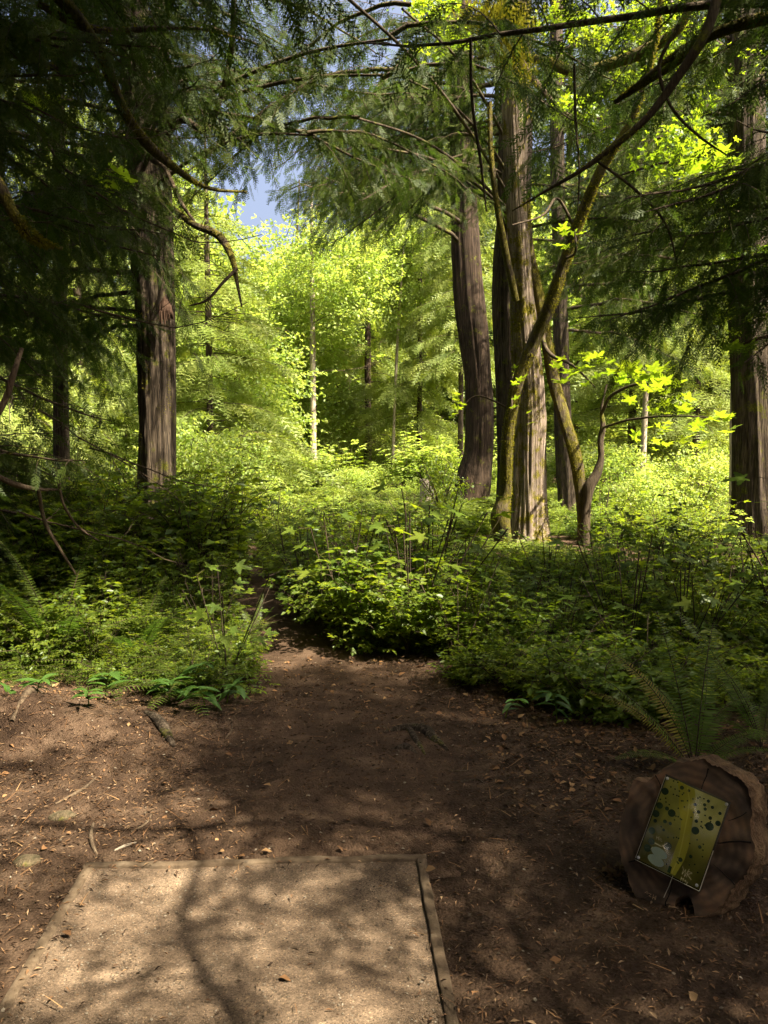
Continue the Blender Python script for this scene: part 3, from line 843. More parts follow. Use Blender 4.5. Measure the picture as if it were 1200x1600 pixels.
# ---- big cedar at the right edge
ln = to_ground(pxline([(1182, 862, 13, 38), (1180, 800, 13, 33), (1178, 700, 13, 31), (1176, 600, 13, 30), (1172, 450, 13, 28), (1167, 250, 13, 26), (1162, 0, 13, 24)]))
ln = up_to(ln, 16, (0, 0), .12)
t = empty('cedar_tree', ln[0][:3] * (1, 1, 0), 'thick cedar trunk at the right edge beside the side trail', 'tree')
mb, V = trunk_mb(ln, 80, .07, .10, 9, .25, .4)
piece('trunk', mb, M['cedar_bark'], t, True)
boughs_on(t, ln, 2.8, 8.5, 26, (.7, 1.2), (1.9, 4.9), BOUGHS + BOUGH_HANG, force=True)
boughs_on(t, ln, 3, 14, 18, (.8, 1.2))
ln = to_ground(pxline([(1144, 790, 16.5, 5), (1145, 680, 16.5, 5), (1148, 500, 16.5, 4.5), (1150, 200, 16.5, 4)])); ln = up_to(ln, 10, (0, 0), .03)
t = empty('cedar_tree', ln[0][:3] * (1, 1, 0), 'thin pale trunk just left of the thick right edge cedar', 'tree')
mb, V = trunk_mb(ln, 20, .12, .06, 6, .3, .1); piece('trunk', mb, M['pale_bark'], t, True)
boughs_on(t, ln, 3.5, 9, 12, (.6, 1.0), None, BOUGH_HANG)

# ---- small cedar at the left, trunk half hidden
ln = to_ground(pxline([(97, 800, 14, 13), (96, 680, 14, 12), (95, 560, 14, 11), (92, 300, 14, 9), (90, 0, 14, 8)])); ln = up_to(ln, 13, (0, 0), .05)
t = empty('cedar_tree', ln[0][:3] * (1, 1, 0), 'half hidden cedar trunk in the dark foliage at the far left', 'tree')
mb, V = trunk_mb(ln, 36, .1, .08, 7, .3, .2); piece('trunk', mb, M['cedar_bark'], t, True)
boughs_on(t, ln, 1.6, 12, 20, (.7, 1.1), None, BOUGHS + BOUGH_HANG)

# ---- cedars outside the frame: two hang in, the rest added unseen for shade
def outside_cedar(x, y, r, label, zs, n, s, az, kind=BOUGHS + BOUGH_HANG, more=0, force=False, top=14):
    ln = np.array([(x, y, -.1, r * 1.3), (x, y, .6, r * 1.05), (x, y, 4, r * .9), (x + .1, y, 8, r * .7), (x, y, top, r * .3)])
    t = empty('cedar_tree', (x, y, 0), label, 'tree')
    mb, V = trunk_mb(ln, 48, .1, .09, 8, .3, .4); piece('trunk', mb, M['cedar_bark'], t, True)
    boughs_on(t, ln, zs[0], zs[1], n, s, az, kind, force=force)
    if more: boughs_on(t, ln, zs[0] + 1, top - 1, more, s, None)
    return t
OA = outside_cedar(-4.5, 6.8, .28, 'cedar outside the frame whose low boughs hang in at the left edge', (.9, 6), 24, (.55, .9), (-1.2, 1.3), more=12)
OB = outside_cedar(5.2, 7.6, .3, 'cedar outside the frame whose boughs hang in at upper right', (2.9, 8), 25, (.7, 1.1), (1.9, 4.2), more=14, force=True)
OC = outside_cedar(3.6, -1.6, .3, 'unseen cedar added behind the viewer on the right to shade the tee pad', (2.8, 8), 26, (.8, 1.15), None, more=8)
OD = outside_cedar(-2.8, -1.5, .3, 'unseen cedar added for shade behind the viewer on the left', (3.0, 9), 26, (.9, 1.2), None)
OE = outside_cedar(7.5, 2.6, .3, 'unseen cedar added for shade far out to the right of the clearing', (2.5, 10), 34, (.9, 1.3), None)
OF_ = outside_cedar(-7, 2.5, .3, 'unseen cedar added for shade far out to the left of the clearing', (2.5, 10), 30, (.9, 1.3), None)

for (x_, y_, z_, s_, lb) in ((6.6, .9, 3.4, 1.3, 'cedar to the right of the viewer, unseen, added so its branches shade the clearing'), (1.2, -3.6, 3.4, 1.5, 'unseen cedar added for shade directly behind the viewer'), (-6.3, -1.2, 3.0, 1.6, 'unseen cedar added for shade behind the viewer, far to the left'),
        (-8.2, 5.2, 2.2, 1.5, 'unseen cedar added for shade to the left, beyond the low hanging boughs'), (10, 4.6, 2.0, 1.5, 'unseen cedar added for shade to the right, beyond the clearing'), (10.5, -5.5, 3.0, 1.7, 'unseen cedar added for shade behind the viewer, far to the right'), (3.2, -8, 2.2, 1.9, 'unseen cedar added for shade well behind the viewer'), (-3.8, -7.6, 2.2, 1.9, 'unseen cedar added for shade well back on the left side'), (13.5, 8.2, 2.0, 1.5, 'unseen cedar added for shade to the right of the side trail'), (-9.5, 10.5, 2, 1.6, 'unseen cedar added for shade to the left of the tall left cedar')):
    t = empty('cedar_tree', (x_, y_, 0), lb, 'tree')  # ring of unseen cedars, added to block skylight over the clearing
    mb, V = trunk_mb(np.array([(x_, y_, -.1, .36), (x_, y_, .8, .28), (x_, y_, 6, .2), (x_, y_, 12, .06)]), 32, .12, .09, 8, .3, .4); piece('trunk', mb, M['cedar_bark'], t, True)
    link('crown', random.choice(CEDAR_CR_DK), t, (0, 0, z_), (0, 0, random.uniform(0, 6)), (s_, s_, s_ * .8))
for (x_, y_, lb, crs) in ((-5.6, -3.2, 'unseen broad maple added for shade behind the viewer on the left', [(-5, -2, 8.5, 1.3), (-2.2, -5, 8.5, 1.4), (-8, -5, 7, 1.5), (-1.8, -1.4, 9.5, 1.1), (-3.4, .8, 9, 1.2)]),
        (7.2, 5.4, 'unseen broad maple added for shade right of the clearing, crown high over the trail mouth', [(.9, 5.3, 8.4, 1.0), (3.4, 5.5, 9.8, 1.1), (-1.2, 6.6, 9.6, .7)]),
        (1.8, -7.0, 'unseen broad maple added for shade well behind the viewer', [(1, -6, 8, 1.5), (5.5, -8.5, 7.5, 1.6), (1.4, -3.8, 9.6, 1.0), (9.5, -6, 7.5, 1.6)]),
        (-7.2, 3.4, 'unseen broad maple added for shade out to the left of the clearing', [(-6.2, 3, 8.5, 1.3), (-1.2, 4.2, 11, 1.2), (1.8, 4.4, 11.5, 1.1), (-3.6, 4.8, 10, 1.2), (-.4, 7.4, 12.5, 1.1), (-8.5, 7.5, 7.5, 1.4)])):
    t = empty('maple_tree', (x_, y_, 0), lb, 'tree')  # unseen maples added as a leafy ceiling to darken the foreground
    mb, V = trunk_mb(np.array([(x_, y_, -.1, .36), (x_, y_, .8, .28), (x_, y_, 5, .2), (x_, y_, 9, .1)]), 32, .12, .05, 8, .3, .4); piece('trunk', mb, M['maple_bark'], t, True)
    for (cx_, cy_, cz_, cs_) in crs:
        link('crown', random.choice(CROWN_D), t, (cx_ - x_, cy_ - y_, cz_), (0, 0, random.uniform(0, 6)), (cs_, cs_, cs_ * .6))
        lm = MB(); lm.tube([(x_, y_, 5), ((x_ + cx_) / 2, (y_ + cy_) / 2, (5 + cz_) / 2 + .6), (cx_, cy_, cz_)], [.12, .08, .03], 6); piece('limb', lm, M['maple_bark'], t)
M_R = None
OG_ = [o_ for o_ in SC.objects if str(o_.get('label', '')).startswith('cedar to the right of the viewer')][0]
def trunk_line(t, top=14):
    x_, y_ = t.location.x, t.location.y
    return np.array([(x_, y_, 0, .3), (x_, y_, top, .1)])
boughs_on(OC, trunk_line(OC), 4.4, 12, 44, (1.2, 1.7), (1.2, 3.6))  # extra overhead boughs, added to close the canopy and deepen the shade
boughs_on(OD, trunk_line(OD), 4.4, 12, 36, (1.2, 1.7), (-.9, 1.6))
boughs_on(OA, trunk_line(OA), 5.0, 11, 22, (1.2, 1.7), (-1.6, .4))
boughs_on(OB, trunk_line(OB), 5.0, 11, 22, (1.2, 1.7), (2.6, 4.7))
LOWB = [bough(80 + k_, 1.5, .07, .16, 1.2, (.10, .2), brl=1.3) for k_ in range(3)]
def shade_limb(t, tip, z0, z1, n, s=(.55, .95)):  # unseen limbs added to throw blotchy shade on pad and clearing
    a = np.array([t.location.x, t.location.y, z0]); b = np.array([tip[0], tip[1], z1])
    u_ = np.linspace(0, 1, 9)[:, None]; P = a + (b - a) * u_ + np.array([0, 0, .5]) * np.sin(u_ * 3.14) + RNG.normal(0, .04, (9, 3))
    mb, V = trunk_mb(np.hstack([P, np.linspace(.05, .008, 9)[:, None]]), 8, .2, .05, 4, .5, 0)
    piece('limb', mb, M['twig'], t, True)
    base = math.atan2(b[1] - a[1], b[0] - a[0])
    for q in range(n):
        f_ = .3 + .7 * (q + random.random() * .6) / n; p = a + (b - a) * f_ + np.array([0, 0, .5 * math.sin(f_ * 3.14)])
        az = base + (1 if q % 2 else -1) * random.uniform(.4, 1.2); s_ = random.uniform(*s)
        end = p + np.array([math.cos(az), math.sin(az), 0]) * 1.3 * s_
        if p[2] - .5 < 1.75 + .53 * max(p[1], end[1]): continue
        bad = False
        for (hx, hy, hr) in HOLES:
            for uu in (.2, .7, 1.2):
                x_, y_ = shadow_at(p + (end - p) * uu, 0)
                if (x_ - hx) ** 2 + (y_ - hy) ** 2 < (hr + .05) ** 2: bad = True
        if not bad: link('branch', random.choice(LOWB), t, Vector(p) - t.location, (random.uniform(-.3, .3), random.uniform(-.1, .25), az), s_)
shade_limb(OC, (.6, -.3), 3.1, 3.3, 12); shade_limb(OC, (1.2, .9), 3.3, 3.5, 12); shade_limb(OC, (2.6, 1.8), 3.6, 3.8, 12); shade_limb(OC, (1.6, 2.4), 4.4, 4.6, 12); shade_limb(OC, (.2, 1.2), 4.4, 4.4, 14)
shade_limb(OC, (2.2, -.6), 2.8, 2.9, 8); shade_limb(OC, (1.0, .3), 4.0, 3.9, 12)
for tp_, za, zb in (((1.2, 2.9), 4.6, 4.8), ((2.4, 3.6), 5.0, 5.2), ((.4, 2.0), 4.8, 4.6), ((3.0, 2.4), 4.2, 4.3), ((1.4, 4.2), 5.8, 5.8), ((2.6, .6), 3.6, 3.6)): shade_limb(OG_, tp_, za, zb, 16)
# bare and mossy limbs crossing the upper left
limb(OA, [(-120, -160, 7, 12), (30, -60, 7.3, 11), (110, 15, 7.5, 10), (160, 90, 7.8, 9), (192, 170, 8, 8), (222, 215, 8.2, 8), (268, 258, 8.5, 6), (330, 295, 9, 3), (385, 300, 9.3, 1.5)], 'moss_bark', 16, 900)
limb(OA, [(60, 5, 7.4, 5), (120, 38, 7.6, 6), (170, 48, 7.8, 5), (240, 45, 8, 4), (320, 46, 8.3, 2), (380, 62, 8.6, 1)], 'twig', 10, 300)
limb(OA, [(-60, 60, 7, 6), (20, 85, 7.2, 5), (80, 105, 7.4, 4), (150, 108, 7.6, 2)], 'twig', 10, 200)
limb(CEDAR_L, [(228, 130, 11.2, 5), (210, 60, 10, 7), (180, 0, 9, 7), (150, -60, 8.5, 7)], 'twig', 10)
limb(CEDAR_L, [(240, 240, 11, 4), (285, 188, 10.4, 5), (325, 200, 10, 6), (345, 150, 9.8, 4), (362, 70, 9.4, 4), (365, -30, 9, 3)], 'twig', 10)
limb(CEDAR_L, [(238, 310, 11, 5), (275, 330, 10.2, 4), (305, 352, 9.6, 5), (345, 372, 9.4, 6), (363, 405, 9.3, 5), (370, 440, 9.2, 3), (378, 480, 9.1, 1.2)], 'moss_bark', 12, 700)
limb(CEDAR_L, [(238, 250, 11, 4), (262, 270, 10.2, 3.5), (285, 320, 9.9, 3), (310, 355, 9.7, 2)], 'deadtwig', 8)
limb(CEDAR_L, [(370, 420, 9.2, 3), (350, 440, 9.1, 2.5), (318, 472, 9, 2), (295, 478, 9, 1)], 'deadtwig', 8)
limb(CEDAR_L, [(225, 200, 11.1, 5), (270, 140, 10.4, 4), (255, 40, 9.8, 5), (290, -40, 9.4, 4)], 'twig', 8)
limb(OA, [(-40, 235, 5.4, 8), (0, 292, 5.4, 9), (22, 335, 5.4, 8), (45, 365, 5.4, 8), (72, 382, 5.5, 5), (96, 388, 5.6, 3)], 'moss_bark', 14, 1200)
limb(OA, [(-30, 690, 5.5, 4), (10, 620, 5.5, 5), (24, 575, 5.5, 4.5), (34, 545, 5.6, 3)], 'deadtwig', 8)
limb(OA, [(-20, 735, 5.8, 4), (25, 758, 5.8, 4.5), (60, 765, 5.9, 3), (95, 765, 6, 1.5)], 'deadtwig', 8)
limb(OA, [(60, 765, 5.9, 3), (72, 820, 6, 3), (95, 860, 6, 2.5), (120, 900, 6.1, 1.5)], 'deadtwig', 8)
limb(OA, [(80, 715, 6, 2), (88, 735, 6, 2.5), (100, 790, 6, 2), (130, 830, 6.1, 2), (155, 845, 6.1, 1)], 'deadtwig', 8)
for (px, py, Yd, az, s) in ((110, 470, 7, .3, .7), (60, 640, 6.4, .1, .6), (30, 800, 6.2, .4, .6), (140, 700, 8, -.2, .7), (150, 300, 8, .6, .8), (20, 150, 6.5, .4, .7)):
    link('dead_branch', random.choice(BARE), OA, Vector(at(px, py, Yd)) - OA.location, (random.random() * 6, random.uniform(.1, .6), az), s)
# limbs crossing the upper right
limb(OB, [(1200, -120, 6.6, 9), (1128, -20, 6.6, 8), (1098, 60, 6.6, 8), (1060, 118, 6.7, 7), (1010, 185, 6.8, 5.5), (960, 228, 6.9, 5), (915, 262, 7, 3.5), (850, 300, 7.2, 2), (800, 330, 7.3, 1)], 'twig', 12, 200)
limb(OB, [(1240, 20, 7.6, 9), (1150, 40, 7.7, 9), (1100, 60, 7.8, 8), (1045, 100, 7.9, 10), (1010, 125, 8, 7), (960, 160, 8.2, 3)], 'moss_bark', 12, 700)
limb(OB, [(1060, 40, 7, 3), (1030, 105, 7, 3), (1045, 160, 7, 2.5), (1095, 215, 7, 2), (1140, 245, 7, 1)], 'twig', 8)
limb(OB, [(930, 250, 7, 2), (985, 290, 7, 2.5), (1040, 350, 7.1, 2), (1060, 420, 7.2, 1)], 'twig', 8)
limb(OB, [(897, 100, 8.2, 2), (900, 200, 8.1, 2), (905, 260, 8, 1.5), (903, 330, 8, 1)], 'twig', 6)
limb(OB, [(735, 60, 8, 2), (738, 160, 8, 2.2), (752, 260, 8, 2), (760, 330, 8, 1)], 'twig', 6)
# maple leaves overhead right
for px, py, Yd, s in ((1060, 240, 12, .5), (1115, 270, 12.5, .5), (1060, 90, 12, .4), (960, 30, 12, .45), (1100, 170, 13, .4), (880, 40, 13, .45), (1190, 400, 9, .25), (930, 210, 14, .35), (700, 10, 14, .4), (1010, 60, 12, .45), (1150, 120, 13, .5), (860, 110, 13, .35), (1130, 330, 13, .5), (1080, 200, 11.5, .35)):
    link('foliage', random.choice(MAPLE_CR), LEAN, Vector(at(px, py, Yd)) - LEAN.location, (0, random.uniform(-.3, .3), random.uniform(0, 6)), s)

# cedar curtain over the middle, from two boughs trees behind the glade edge
for (px, py, Yd, az, s) in ((470, 60, 9.5, -.3, 1.0), (420, 110, 9, .1, 1.0), (520, 150, 10, .4, .9), (600, 120, 10.5, -.6, 1.0), (380, 200, 9.6, .2, .9), (560, 60, 9.4, 2.8, 1.0),
                            (480, 210, 10.4, .2, .8), (430, 0, 8.6, .3, 1.0), (640, 10, 10, 2.6, 1.0), (520, -40, 8, 3.0, 1.1), (330, 20, 8.6, .2, 1), (650, 190, 12, 2.9, 1.0), (560, 180, 11, 2.9, 1.0), (600, 230, 12, 3.1, 1.0), (540, 240, 11.5, .1, .8), (480, 130, 10, 2.8, 1.0), (640, 120, 11, 3.3, 1.1), (560, 120, 9, .2, 1.0), (500, 20, 8.6, .5, 1.0), (610, 60, 9.5, -.2, 1)):
    own = CEDAR_L if math.cos(az) > 0 else CEDAR_B
    q_ = at(px, py, Yd)
    if put_bough(own, q_, az, random.uniform(0, .25), s, BOUGH_HANG + BOUGHS, force=True):
        zt = max(3.6, q_[2] - .4); tx_, ty_ = own.location.x, own.location.y
        P_ = np.array([(tx_, ty_, zt), (tx_ * .65 + q_[0] * .35, ty_ * .65 + q_[1] * .35, zt * .6 + q_[2] * .4 + .22), (tx_ * .3 + q_[0] * .7, ty_ * .3 + q_[1] * .7, zt * .25 + q_[2] * .75 + .2), q_ + np.array([math.cos(az), math.sin(az), 0]) * .1])
        mbl, V_ = trunk_mb(np.hstack([P_, np.array([[.03], [.025], [.02], [.014 * s]])]), 10, .12, .08, 4, .8, 0, 4, .1, random.random() * 9)
        piece('limb', mbl, M['twig'], own, True)

# ------------------------------------------------------------------ far trees
far_specs = []
def far_tree(name, label, px, base_py, Yd, rp, bark, crowns, lean=0.0, H=None, group=None):
    b = at(px, base_py, Yd); b[2] = hz(b[0], b[1]); r = rp / F * Yd
    H = H or random.uniform(11, 16)
    t = empty(name, b, label, 'tree', group)
    ln = np.array([(b[0], b[1], b[2] - .1, r * 1.3), (b[0] + lean * .02, b[1], b[2] + 1, r), (b[0] + lean * .3, b[1], b[2] + H * .5, r * .8), (b[0] + lean, b[1], b[2] + H, r * .25)])
    mb, V = trunk_mb(ln, 16, .35, .06, 5, .4, .2); piece('trunk', mb, M[bark], t, True)
    for (me, dx, dy, z, s) in crowns:
        link('crown', me, t, (dx, dy, z), (0, 0, random.uniform(0, 6)), s)
    return t
rc = random.choice
# pale straight trunk in the glade
t = far_tree('maple_tree', 'straight bare pale trunk standing alone in the bright glade', 490, 740, 28, 5.4, 'pale_bark',
         [(CROWN_D[0], .8, 0, 6.9, (.9, .9, .8)), (CROWN_D[1], -1.2, 1, 5.6, .7)], H=10)
for k, a in enumerate((.3, 2.6, 4.0, 5.2)):
    link('dead_branch', BARE[k % 4], t, (0, 0, 3.8 + k * .55), (random.random() * 6, -.25, a), 1.1)
FT = [('maple_tree', 'leafy maple with a thin trunk left of the bare pale trunk', 455, 745, 31, 4, 'twig', [(CROWN_D[1], 0, 0, 6.5, (1.3, 1.2, 1.2)), (CROWN_D[0], -1, .5, 3.4, .8)], .4, 11),
      ('maple_tree', 'thin pale leaning trunk in the gap near the middle cedar', 614, 748, 30, 2.6, 'pale_bark', [(CROWN_D[2], 0, 0, 8, .9)], .5, 10),
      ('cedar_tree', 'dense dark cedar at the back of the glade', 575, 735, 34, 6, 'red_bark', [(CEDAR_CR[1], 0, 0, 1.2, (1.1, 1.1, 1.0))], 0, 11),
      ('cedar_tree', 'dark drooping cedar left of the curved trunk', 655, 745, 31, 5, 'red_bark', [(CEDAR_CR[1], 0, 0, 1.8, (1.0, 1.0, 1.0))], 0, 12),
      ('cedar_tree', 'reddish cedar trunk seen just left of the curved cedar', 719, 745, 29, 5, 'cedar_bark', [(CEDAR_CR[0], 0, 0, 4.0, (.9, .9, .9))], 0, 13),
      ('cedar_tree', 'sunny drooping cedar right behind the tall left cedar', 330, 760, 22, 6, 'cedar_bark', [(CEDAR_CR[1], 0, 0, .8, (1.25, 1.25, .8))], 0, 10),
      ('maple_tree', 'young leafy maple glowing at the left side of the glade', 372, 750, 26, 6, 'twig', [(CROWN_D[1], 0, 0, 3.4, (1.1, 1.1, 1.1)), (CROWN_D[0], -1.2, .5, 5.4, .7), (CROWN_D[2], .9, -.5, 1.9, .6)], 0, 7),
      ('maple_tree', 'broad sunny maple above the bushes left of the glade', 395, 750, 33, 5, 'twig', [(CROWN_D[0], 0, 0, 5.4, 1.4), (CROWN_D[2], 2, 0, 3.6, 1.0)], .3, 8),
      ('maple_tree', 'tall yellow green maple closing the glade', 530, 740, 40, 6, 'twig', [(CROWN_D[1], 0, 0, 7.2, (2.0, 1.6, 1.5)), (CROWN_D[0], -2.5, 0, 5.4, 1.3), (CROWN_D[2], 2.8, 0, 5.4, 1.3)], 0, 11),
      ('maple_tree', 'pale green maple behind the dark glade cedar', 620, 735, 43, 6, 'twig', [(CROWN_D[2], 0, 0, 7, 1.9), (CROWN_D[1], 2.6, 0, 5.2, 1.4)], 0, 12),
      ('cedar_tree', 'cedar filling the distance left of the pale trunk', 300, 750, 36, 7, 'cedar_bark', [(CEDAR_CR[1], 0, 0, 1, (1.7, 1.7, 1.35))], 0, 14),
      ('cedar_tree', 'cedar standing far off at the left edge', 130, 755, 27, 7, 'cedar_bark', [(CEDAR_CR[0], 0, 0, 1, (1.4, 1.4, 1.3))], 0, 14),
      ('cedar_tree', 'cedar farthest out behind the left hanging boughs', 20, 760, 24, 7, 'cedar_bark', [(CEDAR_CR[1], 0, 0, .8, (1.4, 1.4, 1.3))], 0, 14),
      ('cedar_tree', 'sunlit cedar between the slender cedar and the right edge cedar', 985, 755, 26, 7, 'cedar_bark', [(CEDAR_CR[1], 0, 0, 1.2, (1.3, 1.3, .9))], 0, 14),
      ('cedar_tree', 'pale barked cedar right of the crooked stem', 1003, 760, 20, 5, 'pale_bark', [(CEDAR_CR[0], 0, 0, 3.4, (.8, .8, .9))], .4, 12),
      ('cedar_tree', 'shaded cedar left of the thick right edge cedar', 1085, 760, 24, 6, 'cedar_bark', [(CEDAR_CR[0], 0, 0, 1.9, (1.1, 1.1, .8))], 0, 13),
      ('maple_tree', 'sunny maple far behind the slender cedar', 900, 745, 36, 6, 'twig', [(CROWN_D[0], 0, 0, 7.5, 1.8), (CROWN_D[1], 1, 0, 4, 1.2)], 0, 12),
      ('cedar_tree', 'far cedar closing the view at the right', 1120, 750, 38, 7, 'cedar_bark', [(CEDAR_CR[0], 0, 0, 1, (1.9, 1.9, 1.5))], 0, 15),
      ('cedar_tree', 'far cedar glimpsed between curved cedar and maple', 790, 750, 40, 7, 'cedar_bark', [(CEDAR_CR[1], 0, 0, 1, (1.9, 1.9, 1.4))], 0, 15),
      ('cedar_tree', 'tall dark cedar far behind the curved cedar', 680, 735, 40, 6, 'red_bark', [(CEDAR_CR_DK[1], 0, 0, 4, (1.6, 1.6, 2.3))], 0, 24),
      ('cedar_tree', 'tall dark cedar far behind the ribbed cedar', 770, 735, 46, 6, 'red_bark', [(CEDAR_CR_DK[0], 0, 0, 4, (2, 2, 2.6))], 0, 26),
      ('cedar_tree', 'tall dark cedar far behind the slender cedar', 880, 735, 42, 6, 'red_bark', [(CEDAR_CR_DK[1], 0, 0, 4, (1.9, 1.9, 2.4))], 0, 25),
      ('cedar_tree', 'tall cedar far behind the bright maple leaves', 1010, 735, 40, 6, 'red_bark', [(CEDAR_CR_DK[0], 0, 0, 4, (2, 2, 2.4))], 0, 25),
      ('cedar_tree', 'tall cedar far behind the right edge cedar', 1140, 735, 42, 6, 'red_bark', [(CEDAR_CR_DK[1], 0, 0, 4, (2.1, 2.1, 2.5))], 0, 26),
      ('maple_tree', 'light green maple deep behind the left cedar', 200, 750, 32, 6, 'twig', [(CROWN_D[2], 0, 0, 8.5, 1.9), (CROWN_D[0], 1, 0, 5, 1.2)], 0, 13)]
for (nm, lb, px, py, Yd, rp, bk, cr, le, H) in FT: far_tree(nm, lb, px, py, Yd, rp, bk, cr, le, H)
# far wood beyond, one mass
def forest_mass():
    tv_, tf_ = leaf_small(.8)
    mb = MB(); k = 60000
    ang = RNG.uniform(-.95, .95, k); rr = RNG.uniform(46, 62, k)
    top = 8.8 + 2.5 * vnoise(ang * 9, 1, 1) + 3 * vnoise(ang * 30, 2, 1)
    dip = np.exp(-((ang + .14) / .05) ** 2) * 1.0
    z = RNG.random(k) ** .8 * (top - dip)
    P = np.stack([np.sin(ang) * rr, np.cos(ang) * rr, z], -1)
    s = RNG.uniform(.3, .7, k)
    mb.stamp(tv_, tf_, frames(RNG.normal(size=(k, 3)), RNG.normal(0, .6, (k, 3)) + np.array([0, -.3, .8])) * s[:, None, None], P)
    for q in range(60):
        a = random.uniform(-.95, .95); r_ = random.uniform(46, 58); x, y = math.sin(a) * r_, math.cos(a) * r_
        mb.tube([(x, y, -.5), (x + .2, y, 5), (x, y, 8)], [.25, .2, .08], 6, 1)
    o = link('far_woods', mb.mesh('far_woods', [M['decid'], M['red_bark']])); tag(o, kind='stuff')
forest_mass()

# ------------------------------------------------------------------ bushes in the glade
BL = ['yellow green bush left of the glade opening', 'bright bush below the bare pale trunk', 'rounded sunny bush beside the left cedar', 'tall sunny bush left of the pale trunk', 'low bright bush right of the pale trunk',
      'sunny bush at the foot of the sunlit left cedar', 'leafy bush between the tall left cedar and the trail', 'loose bush behind the tall left cedar trunk', 'small bush in front of the curved cedar', 'bright bush behind the crooked stem', 'sunlit bush near the thin pale trunk', 'bush beside the far end of the side trail']
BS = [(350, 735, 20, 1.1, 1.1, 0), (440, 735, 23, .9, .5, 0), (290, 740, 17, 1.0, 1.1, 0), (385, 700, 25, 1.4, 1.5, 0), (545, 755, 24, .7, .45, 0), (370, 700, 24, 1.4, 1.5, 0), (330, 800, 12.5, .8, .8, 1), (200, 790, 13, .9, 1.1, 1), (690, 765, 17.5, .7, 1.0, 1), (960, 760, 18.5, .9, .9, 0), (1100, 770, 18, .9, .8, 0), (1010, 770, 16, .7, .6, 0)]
for lb, (px, py, Yd, s, sz, sh) in zip(BL, BS):
    p = at(px, py, Yd); p[2] = hz(p[0], p[1])
    t = empty('bush', p, lb, 'bush')
    mb = MB()
    for q in range(6):
        a = random.uniform(0, 6.28); h = random.uniform(.7, 1.2) * sz
        mb.tube([p, p + np.array([math.cos(a) * .2, math.sin(a) * .2, h * .5]), p + np.array([math.cos(a) * .6, math.sin(a) * .6, h])], [.015, .012, .006], 4)
    piece('stem', mb, M['twig'], t, kind='stuff')
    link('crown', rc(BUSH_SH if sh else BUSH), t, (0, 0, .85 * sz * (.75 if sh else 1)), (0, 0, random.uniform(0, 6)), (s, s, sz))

# ------------------------------------------------------------------ undergrowth (one mass, geometry nodes)
def shrub_sprig(seed, H=.75, nst=5, leaf=.05, mb=None, mat=1, spread=.45, per=20):
    r = np.random.default_rng(seed); mb = mb or MB()
    tv, tf = leaf_small(.62, .14)
    for q in range(nst):
        a = r.uniform(0, 6.28); h = H * r.uniform(.65, 1.1); sp = spread * r.uniform(.3, 1)
        tt = np.linspace(0, 1, 6)
        P = np.stack([np.cos(a) * sp * tt ** 1.4, np.sin(a) * sp * tt ** 1.4, h * (tt - .18 * tt ** 3)], -1) + r.normal(0, .012, (6, 3))
        mb.tube(P, .005 * (1 - tt * .7), 3, 0)
        O, D = [], []
        for e in range(per // 2):
            u = .28 + .72 * e / (per // 2); o = np.array([np.interp(u, tt, P[:, c]) for c in range(3)])
            b = r.uniform(0, 6.28); L = r.uniform(.06, .16) * (1.3 - u * .5)
            d = np.array([math.cos(b), math.sin(b), r.uniform(-.1, .4)])
            mb.tube([o, o + d * L], [.002, .001], 3, 0)
            nn = 5
            for w in range(nn):
                uu = .35 + .65 * w / (nn - 1); sd = (1 if w % 2 else -1) * (0 if w == nn - 1 else 1)
                pr = np.array([-d[1], d[0], 0])
                O.append(o + d * L * uu); D.append(d * .6 + pr * sd * .9 + np.array([0, 0, r.uniform(-.35, .1)]))
        O = np.array(O); D = np.array(D)
        nr = np.array([0, 0, 1]) + r.normal(0, .35, O.shape)
        mb.stamp(tv, tf, frames(D, nr) * (leaf * r.uniform(.65, 1.25, len(O)))[:, None, None], O, mat)
    return mb
def fern_frond_mb(L=.8, arch=.5, npin=34, w=.085, mb=None, rot=0, mat=0, rmat=1, rng=RNG, lift=.75):
    mb = mb or MB(); n = 12; t = np.linspace(0, 1, n)
    x = L * (t * .75 + .1 * t ** 2); z = L * (lift * t - arch * 1.15 * t ** 2)
    ca, sa = math.cos(rot), math.sin(rot)
    P = np.stack([x * ca, x * sa, z], -1)
    mb.tube(P, .0035 * (1 - t * .7), 4, rmat)
    tan = unit(np.gradient(P, axis=0)); side = np.array([-sa, ca, 0])
    O, D, S, Nn = [], [], [], []
    for q in range(npin):
        u = .12 + .88 * q / npin
        o = np.array([np.interp(u, t, P[:, c]) for c in range(3)]); tg = np.array([np.interp(u, t, tan[:, c]) for c in range(3)])
        pl = w * min(1, (u - .04) * 5) * (1 - u) ** .55 * 1.25 + .008
        up_ = np.cross(tg, side)
        for sd in (-1, 1):
            O.append(o); D.append(side * sd + tg * .28 + np.array([0, 0, -.12 + rng.normal(0, .06)])); S.append(pl * rng.uniform(.9, 1.1)); Nn.append(np.cross(side, tg) * -1 + rng.normal(0, .12, 3))
    tv = np.array([(-.07, 0, 0), (.07, 0, 0), (.085, .5, .02), (-.06, .5, .02), (0, 1, -.06)]); tf = np.array([(0, 1, 2), (0, 2, 3), (3, 2, 4)])
    Fm = frames(np.array(D), np.array(Nn)); S = np.array(S)
    sc = np.stack([np.maximum(S, .055) * .66, S, S], -1)
    mb.stamp(tv, tf, Fm * sc[:, None, :], np.array(O), mat)
    return mb
def fern_clump(seed, n=9, L=.6):
    r = np.random.default_rng(seed); mb = MB()
    for q in range(n): fern_frond_mb(L * r.uniform(.7, 1.1), r.uniform(.35, .6), 20, .07, mb, q * 6.28 / n + r.uniform(-.3, .3), 3, 0, r)
    return mb

